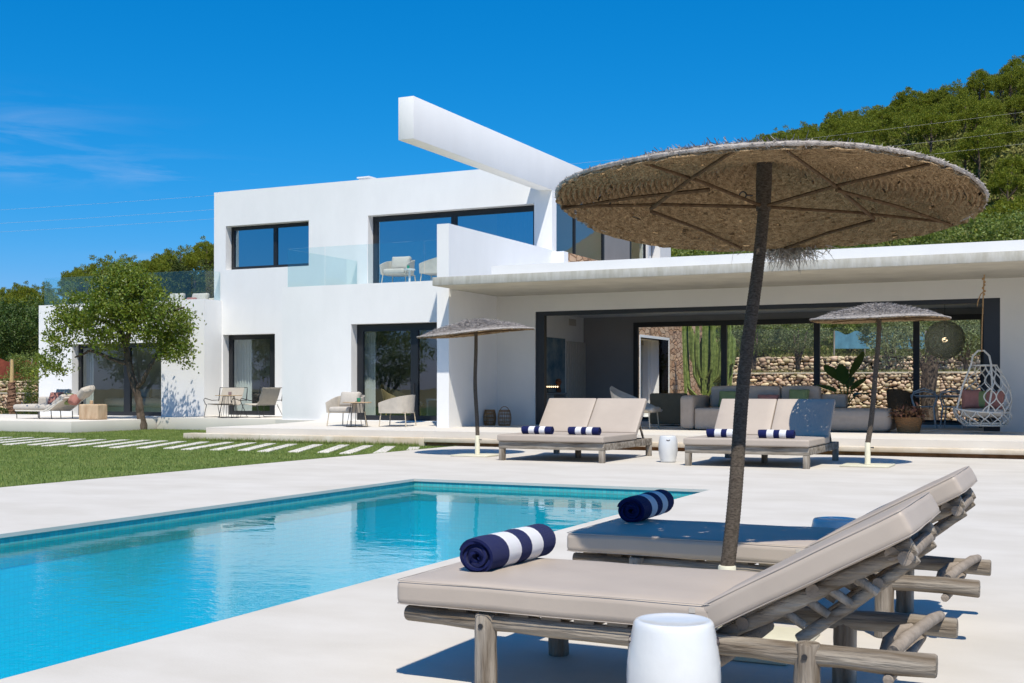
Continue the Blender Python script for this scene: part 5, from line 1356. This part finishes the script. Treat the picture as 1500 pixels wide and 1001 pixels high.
d = np.concatenate([rng.normal(0, .45, (m_, 2)), np.ones((m_, 1))], 1); d /= np.linalg.norm(d, axis=1)[:, None]
s_ = np.stack([np.cos(a_ := rng.uniform(0, 2*PI, m_)), np.sin(a_), np.zeros(m_)], -1)*.006
V = np.stack([C - s_, C + s_, C + d*hgt], 1).reshape(-1, 3)
g_ = fast_mesh('grass', V, np.arange(3*m_).reshape(-1, 3), GRASSB); tag(g_, 'short green lawn grass', kind='stuff')

# ------------------------------------------------------------------ trees, kinds
def broad_tree(name, label, cat, group, mat, seed, hgt, rad, nclump, leaf, trunk_h=.35, dens=60, flat=.75, trunk_r=.13, multi=2):
    r_ = np.random.default_rng(seed); rd = random.Random(seed)
    t = thing(name, label, cat, (0, 0, 0), 0, group)
    b = MB(); zt = hgt*trunk_h
    for k in range(multi):
        a = rd.uniform(0, 2*PI); off = .18*rad if multi > 1 else 0
        b.tube([(0,0,-.2), (off*.3*math.cos(a), off*.3*math.sin(a), zt*.6), (off*math.cos(a)*1.6, off*math.sin(a)*1.6, zt*1.2), (off*2.6*math.cos(a), off*2.6*math.sin(a), zt*1.9)], [trunk_r, trunk_r*.8, trunk_r*.6, trunk_r*.3], 8, wob=.15)
    b.build('trunk', BARK, t, smooth=True)
    C = []; zc = hgt*(.5 + trunk_h*.5)
    for k in range(nclump):
        v = r_.normal(size=3); v /= np.linalg.norm(v); rr = r_.uniform(.45, 1.0)**.6
        lump = 1 + .22*math.sin(3*math.atan2(v[1], v[0]) + seed) + .12*math.sin(7*v[2] + seed)
        c = np.array([v[0]*rad*rr*lump, v[1]*rad*rr*lump, zc + v[2]*hgt*.5*(1 - trunk_h)*rr*(lump if v[2] > 0 else 1)])
        m_ = int(dens*r_.uniform(.5, 1.4)); C.append(c + r_.normal(0, rad*.085, (m_, 3))*np.array([1, 1, flat]))
    fast_mesh('crown', *leaf_cards(np.concatenate(C), leaf, leaf*.5, .2, r=r_), mat, t)
    return t
used = {}
def plant(proto, key, loc, s, rz, label=None, group=None):
    if key not in used: used[key] = 1; o = proto
    else: o = copy_tree(proto)
    o.location = loc; o.scale = s if isinstance(s, tuple) else (s, s, s); o.rotation_euler = (0, 0, rz)
    if label: o['label'] = label
    if group: o['group'] = group
    return o
def gz(x, y): return float(hfun(np.array(x), np.array(y)))
olive = broad_tree('olive_tree', 'x', 'tree', 'olive trees on the rear terraces', OLIVE, 5, 3.4, 1.5, 110, .10, .38, 60, .8, .10, 3)
leafy = broad_tree('carob_tree', 'x', 'tree', 'broadleaf trees behind the house', LEAFY, 8, 6.4, 3.1, 190, .22, .22, 48, .8, .18, 3)
darkt = broad_tree('dark_carob_tree', 'x', 'tree', 'dark trees beyond the red netting', LEAFD, 12, 5.6, 3.0, 190, .20, .16, 52, .8, .18, 3)
def put(proto, key, u, d, s, label, group=None, dz=0.0):
    p = at_d(u, 569, d); plant(proto, key, (p[0], p[1], gz(p[0], p[1]) - .05 + dz), s, random.uniform(0, 6.28), label, group)
for u, d, s, lab in ((1168, 53, .85, 'slim olive tree seen through the middle rear pane, on the first terrace'), (1300, 55, .95, 'olive tree seen below the right parasol through the rear window'),
                     (1415, 54, .9, 'olive tree seen beside the hanging lamp through the rear window'), (1105, 56, .9, 'olive tree half hidden by the foreground parasol pole'),
                     (1235, 64, 1.05, 'olive tree on the second terrace left of the right parasol pole'), (1340, 65, 1.15, 'olive tree on the second terrace behind the round lamp')):
    put(olive, 'olive', u, d, s, lab)
labs = ['broad pale green tree rising over the porch roof at the far right edge', 'broad pale green tree over the porch roof, second from the right edge', 'broad pale green tree over the porch roof under the big parasol tip',
        'broad pale green tree behind the big parasol, right of its pole', 'broad pale green tree just right of the upper glazed storey', 'broad pale green tree seen low through the rear window by the cactus',
        'broad pale green tree filling the middle rear pane', 'broad pale green tree seen behind the hanging lamp', 'broad pale green tree seen through the rightmost rear pane']
for (u, d, s), lab in zip(((1520, 74, 1.12), (1430, 78, 1.12), (1335, 76, 1.05), (1215, 80, 1.05), (1030, 78, 1.05), (1090, 70, .85), (1180, 71, .85), (1290, 73, .85), (1400, 70, .85)), labs):
    put(leafy, 'leafy', u, d, s, lab)
for u, d, s, lab in ((8, 68, .80, 'dark bushy tree behind the red netting at the left edge'), (52, 70, .82, 'dark bushy tree behind the red netting beside the side wing'), (-45, 70, .85, 'dark bushy tree mostly beyond the left edge of the view')):
    put(darkt, 'darkt', u, d, s, lab)
put(leafy, 'leafy', 60, 56, (.45, .45, .48), 'small yellow green bush tree at the corner of the side wing', 'garden bushes on the left')
for k, u in enumerate((1075, 1125, 1160, 1205, 1250, 1285, 1325, 1375, 1425, 1450)): put(leafy, 'leafy', u, 62.5 + (k*37 % 5), .50 + .05*(k % 3), 'low bushy green tree of the thicket above the rear stone walls', 'thicket above the rear walls', dz=-.9)
# trees across the lawn, mirrored in the glass doors
for i, (x, y, s) in enumerate(((-44, -14, 1.0), (-38, -18, .9), (-50, -9, .95), (-56, -16, 1.1), (-33, -24, .95), (-64, -6, 1.1))):
    plant(leafy, 'leafy', (x, y, -.1), s, i*1.3, 'leafy tree across the lawn, seen only mirrored in the glass doors', 'trees mirrored in the glass')
# old trunk close behind the rear window
t = thing('old_olive_tree', 'old olive with thick dark trunk close behind the rear window, below the lamp', 'tree', tuple(at_d(1361, 569, 41)[:2]) + (-.06,))
b = MB(); b.tube([(0,0,-.1),(.03,0,.5),(-.05,.02,1.2),(.04,0,1.9),(.1,.05,2.7)], [.36,.27,.25,.26,.20], 14, wob=.18); b.tube([(.02,0,1.7),(-.3,.1,2.3),(-.6,.2,3.0)], [.16,.12,.07], 10, wob=.15); b.build('trunk', BARK, t, smooth=True)
C = np.concatenate([np.array([rng.uniform(-1.6,1.6), rng.uniform(-1.3,1.3), rng.uniform(2.4, 4.2)]) + rng.normal(0, .22, (55, 3)) for k in range(110)]); fast_mesh('crown', *leaf_cards(C, .10, .04, .1), OLIVE, t)
# columnar cactus
cp = at_d(1030, 569, 43.2)
t = thing('columnar_cactus', 'tall green candelabra cactus against the stone wall, seen through the rear window', 'cactus', (cp[0], cp[1], -.06))
b = MB(); rd = random.Random(2)
for k in range(36):
    x = rd.uniform(-.62, .95); y = rd.uniform(-.4, .5); h = rd.uniform(2.8, 4.8); r = rd.uniform(.045, .085); base = (x*.35, y*.35, 0 if k < 7 else rd.uniform(.8, 2.0)); pts = [Vector(base), Vector((x*.9, y*.9, base[2] + .35)), Vector((x*1.05, y, h*.7)), Vector((x*1.1, y, h))]
    vs = []; n = 15; st = 14; b0 = len(b.v)
    P_ = []
    for i in range(st+1):
        f = i/st*3; j = min(int(f), 2); P_.append(pts[j].lerp(pts[j+1], f - j))
    for i, p in enumerate(P_):
        rr = r*(1 if i < st else .35)*(1 + .05*math.sin(i*1.7))
        for j in range(n): a = 2*PI*j/n; q = rr*(1.0 if j % 3 == 0 else .72); vs.append((p.x + q*math.cos(a), p.y + q*math.sin(a), p.z))
    b.add(vs, [(i*n+j, i*n+(j+1)%n, (i+1)*n+(j+1)%n, (i+1)*n+j) for i in range(st) for j in range(n)] + [tuple(st*n+j for j in range(n))])
b.build('columns', CACT, t, smooth=True, ang=20)

# ------------------------------------------------------------------ dry stone walls
ico = bmesh.new(); bmesh.ops.create_icosphere(ico, subdivisions=2, radius=1.0); IV = np.array([v.co[:] for v in ico.verts]); IF = np.array([[v.index for v in f.verts] for f in ico.faces]); ico.free()
def dry_wall(x0, x1, y, z0, z1, label, seed, sz=.2, cap=True, depth=.3):
    r_ = np.random.default_rng(seed); Vs, Fs = [], []; z = z0; o = 0
    while z < z1 - .05:
        h = min(sz*r_.uniform(.45, .8), z1 - z); x = x0 + r_.uniform(-.1, .1)
        while x < x1:
            w_ = sz*r_.uniform(.4, 1.5); hh = h*r_.uniform(.7, 1.35)
            v = np.sign(IV)*np.abs(IV)**.8*np.array([w_*.5, .13, hh*.53])*(1 + r_.normal(0, .05, (len(IV), 1)))
            a = r_.normal(0, .3); v = np.stack([v[:,0]*math.cos(a) - v[:,2]*math.sin(a), v[:,1], v[:,0]*math.sin(a) + v[:,2]*math.cos(a)], -1)
            Vs.append(v*r_.uniform(.75, 1.3) + np.array([x + w_/2, y + r_.uniform(-.05, .03), z + h/2 + r_.normal(0, h*.22)])); Fs.append(IF + o); o += len(IV); x += w_*.97
        z += h*.95
    t = thing('dry_stone_wall', label, 'stone wall', ((x0+x1)/2, y, z0), 0, 'dry stone terrace walls')
    l = np.array([(x0+x1)/2, y, z0])
    fast_mesh('stones', np.concatenate(Vs) - l, np.concatenate(Fs), STONE, t, smooth=True)
    b = MB(); b.box(x0, x1, y + .02, y + depth, z0 - .3, z1 - .06); b.build('core', JOINT, t, world=True)
    if cap: b = MB(); b.box(x0, x1, y - .12, y + depth + .1, z1 - .03, z1 + .035); b.build('capping', CAPST, t, world=True, bevel=.012)
dry_wall(-13.6, 2.2, 48.95, -.08, 1.86, 'lower dry stone wall of rounded rubble with pale capping, behind the rear window', 1, .20)
dry_wall(-17, 2.5, 58.5, 1.75, 2.78, 'upper dry stone wall behind the rear window, without capping', 2, .23, False)
dry_wall(-64, -34.2, 41.45, -.08, 1.02, 'lower dry stone wall with pale capping at the left edge', 3, .22)
dry_wall(-64, -36, 43.95, .9, 1.62, 'upper dry stone wall under the red netting at the left edge', 4, .26, False)
# nets
def net(p, q, z0, z1, mat, name, label, posts):
    p, q = np.array(p), np.array(q); t = thing(name, label, 'fence', (p[0], p[1], z0)); n = 40; b = MB()
    d = (q - p)/np.linalg.norm(q - p); nr = np.array([-d[1], d[0]])
    for side in (0, .03):
        for i in range(n+1):
            c = p + (q-p)*i/n + nr*(.05*math.sin(i*1.3) + side); sag = .10*math.sin(i*.7 + 1)
            b.v += [(c[0], c[1], z0), (c[0], c[1], (z0+z1)/2), (c[0], c[1], z1 + sag)]
    m_ = 3*(n+1)
    for i in range(n):
        for j in range(2): b.f += [(3*i+j, 3*i+3+j, 3*i+4+j, 3*i+1+j), (m_+3*i+j, m_+3*i+1+j, m_+3*i+4+j, m_+3*i+3+j)]
        b.f.append((3*i+2, 3*i+5, m_+3*i+5, m_+3*i+2))
    b.mi = [0]*len(b.f); b.build('netting', mat, t, world=True, smooth=True)
    for k in range(posts): 
        c = p + (q-p)*k/(posts-1); b = MB(); b.tube([(c[0], c[1], z0 - .8), (c[0], c[1], z1 + .1)], .04, 8); b.build('post', WOODV, t, world=True, smooth=True)
a, c = at_d(-80, 569, 62), at_d(78, 569, 63); net(a[:2], c[:2], 1.75, 2.75, REDNET, 'red_net_fence', 'low rusty red netting fence above the stone walls at the left edge', 6)
a, c = at_d(1222, 569, 60.5), at_d(1356, 569, 60.5); net(a[:2], c[:2], 3.25, 4.05, BLUENET, 'blue_net_fence', 'blue netting fence glimpsed between the trees through the rear window', 4)
# palm stub and box balls on the left
pp = at_d(17, 569, 54.5)
t = thing('young_palm', 'young palm trunk with a bare pale spear, at the left edge', 'palm', (pp[0], pp[1], -.06))
b = MB(); pts = []; rs = []
for k in range(34): f = k/33; pts.append((.02*math.sin(k), .02*math.cos(k), 1.62*f)); rs.append((.24 - .10*f)*(1 + (.10 if k % 2 else -.06)))
b.tube(pts, rs, 12, wob=.2); b.build('trunk', PALMB, t, smooth=False)
b = MB(); b.tube([(0,0,1.55),(.02,0,2.1),(.0,.02,2.62)], [.10,.085,.06], 8, wob=.15); b.build('spear', YRATTAN, t, smooth=True)
ball = thing('box_ball_shrub', 'small clipped green shrub ball at the foot of the lower left stone wall', 'shrub', (0,0,0), 0, 'clipped shrub balls on the left')
v = rng.normal(size=(1100, 3)); v /= np.linalg.norm(v, axis=1)[:, None]; fast_mesh('foliage', *leaf_cards(v*.24*rng.uniform(.8, 1.02, (1100, 1)) + np.array([0,0,.2]), .05, .03, .1, out=v*1.2), LEAFD, ball)
for i, u in enumerate((4, 32, 45, -8)):
    p = at_d(u, 569, 54); o = ball if i == 0 else copy_tree(ball); o.location = (p[0], p[1], -.06)
# dry grass above the walls (stuff)
C = []
for (x0, x1, y0, y1, n) in ((-64, -35, 42, 43.8, 2500), (-64, -36, 44.6, 50, 9000), (-14, 2, 49.5, 58, 7000), (-17, 3, 59, 64, 6000), (-60, -27, 34, 41, 2500)):
    xx, yy = rng.uniform(x0, x1, n), rng.uniform(y0, y1, n); C.append(np.stack([xx, yy, hfun(xx, yy)], -1))
C = np.concatenate(C); C = C[(C[:,0] < -34) | (C[:,0] > -14.5)]
g_ = fast_mesh('dry_grass', *leaf_cards(C, .28, .03, 1.6), M('dry_grass', (.20,.17,.06), .9, .3, .3, 0, 10, .1, col2=(.10,.13,.035), isl=.4)); tag(g_, 'dry grass on the garden terraces', kind='stuff')

# ------------------------------------------------------------------ pines of the hillsides
def pine_proto(seed, mat, hgt=4.6, rad=2.1, n=95, dens=70):
    r_ = np.random.default_rng(seed)
    t = thing('pine_tree', 'x', 'pine', (0, 0, 0), 0, 'x')
    b = MB(); b.tube([(0,0,-.4),(.1,.05,hgt*.4),(-.05,.1,hgt*.8)], [.13,.10,.05], 6, wob=.1)
    for k in range(4): a = r_.uniform(0, 6.28); b.tube([(0,0,hgt*.35),(rad*.5*math.cos(a), rad*.5*math.sin(a), hgt*.6)], [.06,.03], 5)
    b.build('trunk', BARK, t, smooth=True)
    C = []; O = []
    for k in range(n):
        v = r_.normal(size=3); v[2] = abs(v[2])*.9 - .25; v /= np.linalg.norm(v)
        rr = r_.uniform(.55, 1.0); lump = 1 + .25*math.sin(2.3*math.atan2(v[1], v[0])*1.0 + seed)
        c = np.array([v[0]*rad*rr*lump, v[1]*rad*rr*lump, hgt*.58 + v[2]*hgt*.42*rr]); m_ = int(dens*r_.uniform(.7, 1.3)); s_ = r_.normal(0, 1, (m_, 3)); s_ /= np.linalg.norm(s_, axis=1)[:, None]
        C.append(c + s_*rad*.155*r_.uniform(.3, 1, (m_, 1))*np.array([1.15, 1.15, .75])); O.append(s_*.8 + v*.7)
    fast_mesh('crown', *leaf_cards(np.concatenate(C),   .19, .085, .35, out=np.concatenate(O), r=r_), mat, t)
    return t
protos = [pine_proto(s, PINE, h, r) for s, h, r in ((21, 4.6, 2.1), (22, 5.2, 2.4), (23, 4.0, 2.0), (24, 5.6, 2.1))]
dark = [pine_proto(s, PINED, h, r, 95, 70) for s, h, r in ((31, 6.4, 2.2), (32, 7.0, 2.0))]
cnt = 0
def scatter_pines(u0, u1, d0, d1, n, group, labf, seed, dmin=5.2, smin=.75, smax=1.35, ps=None):
    global cnt
    r_ = np.random.default_rng(seed); got = []; tries = 0; ps = ps or protos
    while len(got) < n and tries < 60000:
        tries += 1
        d = math.sqrt(r_.uniform(d0*d0, d1*d1)); u = r_.uniform(u0, u1); p = at_d(u, 569, d)
        if any((p[0]-g[0])**2 + (p[1]-g[1])**2 < dmin*dmin for g in got): continue
        got.append((p[0], p[1])); z = gz(p[0], p[1]); k = r_.integers(len(ps)); s = r_.uniform(smin, smax)
        o = plant(ps[k], ('pine', id(ps), int(k)), (p[0], p[1], z - .1), (s, s, s*r_.uniform(.85, 1.2)), r_.uniform(0, 6.28)); o['label'] = labf; o['group'] = group; cnt += 1
    return got
scatter_pines(990, 1580, 96, 262, 235, 'pines covering the right hillside', 'rounded green pine among the many covering the right hillside', 1, 6.2, .9, 1.35)
scatter_pines(-60, 345, 120, 252, 58, 'pines covering the left hill', 'small dull green pine among those on the left hill behind the side wing', 2, 7, .85, 1.3)
for i, (u, d, s, lab) in enumerate(((264, 84, 1.05, 'tall dark pine highest above the side wing balustrade, left of the white facade'), (288, 82, .95, 'tall dark pine beside the white facade, behind the roof terrace sofa'), (306, 88, .95, 'tall dark pine touching the left edge of the white facade'), (238, 90, .8, 'lower dark pine at the left of the dark pine group'))):
    p = at_d(u, 569, d); o = plant(dark[i % 2], ('dark', i % 2), (p[0], p[1], gz(p[0], p[1]) - .1), (s*1.2, s*1.2, s), i*1.7, lab, 'dark pines behind the side wing')
# undergrowth, one mass
def brush(n, u0, u1, d0, d1, seed):
    r_ = np.random.default_rng(seed); d = np.sqrt(r_.uniform(d0*d0, d1*d1, n)); u = r_.uniform(u0, u1, n); rr = (u - 750)/F
    P_ = EYE[None] + d[:, None]*(RT[None]*rr[:, None] + FW[None]); z = hfun(P_[:,0], P_[:,1]); return np.stack([P_[:,0], P_[:,1], z], -1)
base = np.concatenate([brush(21000, 840, 1620, 84, 275, 5), brush(4500, -90, 360, 78, 262, 6)])
C = np.repeat(base, 13, axis=0) + rng.normal(0, .5, (len(base)*13, 3))*np.array([1, 1, .5]); C[:, 2] += .35
g_ = fast_mesh('hillside_scrub', *leaf_cards(C, .55, .34, .5), SCRUB); tag(g_, 'low scrub between the pines of the hillsides', kind='stuff')

# ------------------------------------------------------------------ overhead wires
for (pts, lab) in ((((0,307),(313,288),(1138,207),(1500,165)), 'highest of the three overhead wires crossing sky and hillside'), (((0,327),(313,308),(1215,224),(1500,192)), 'middle one of the three overhead wires'), (((0,340),(313,321),(1290,234),(1500,211)), 'lowest of the three overhead wires')):
    co = np.polyfit([p[0] for p in pts], [p[1] for p in pts], 2); b = MB()
    b.tube([tuple(at_d(u, float(np.polyval(co, u)), 96)) for u in range(-200, 1721, 40)], .0065, 5)
    tag(b.build('overhead_wire', WIRE, smooth=True, world=True), lab, 'wire', 'overhead wires')
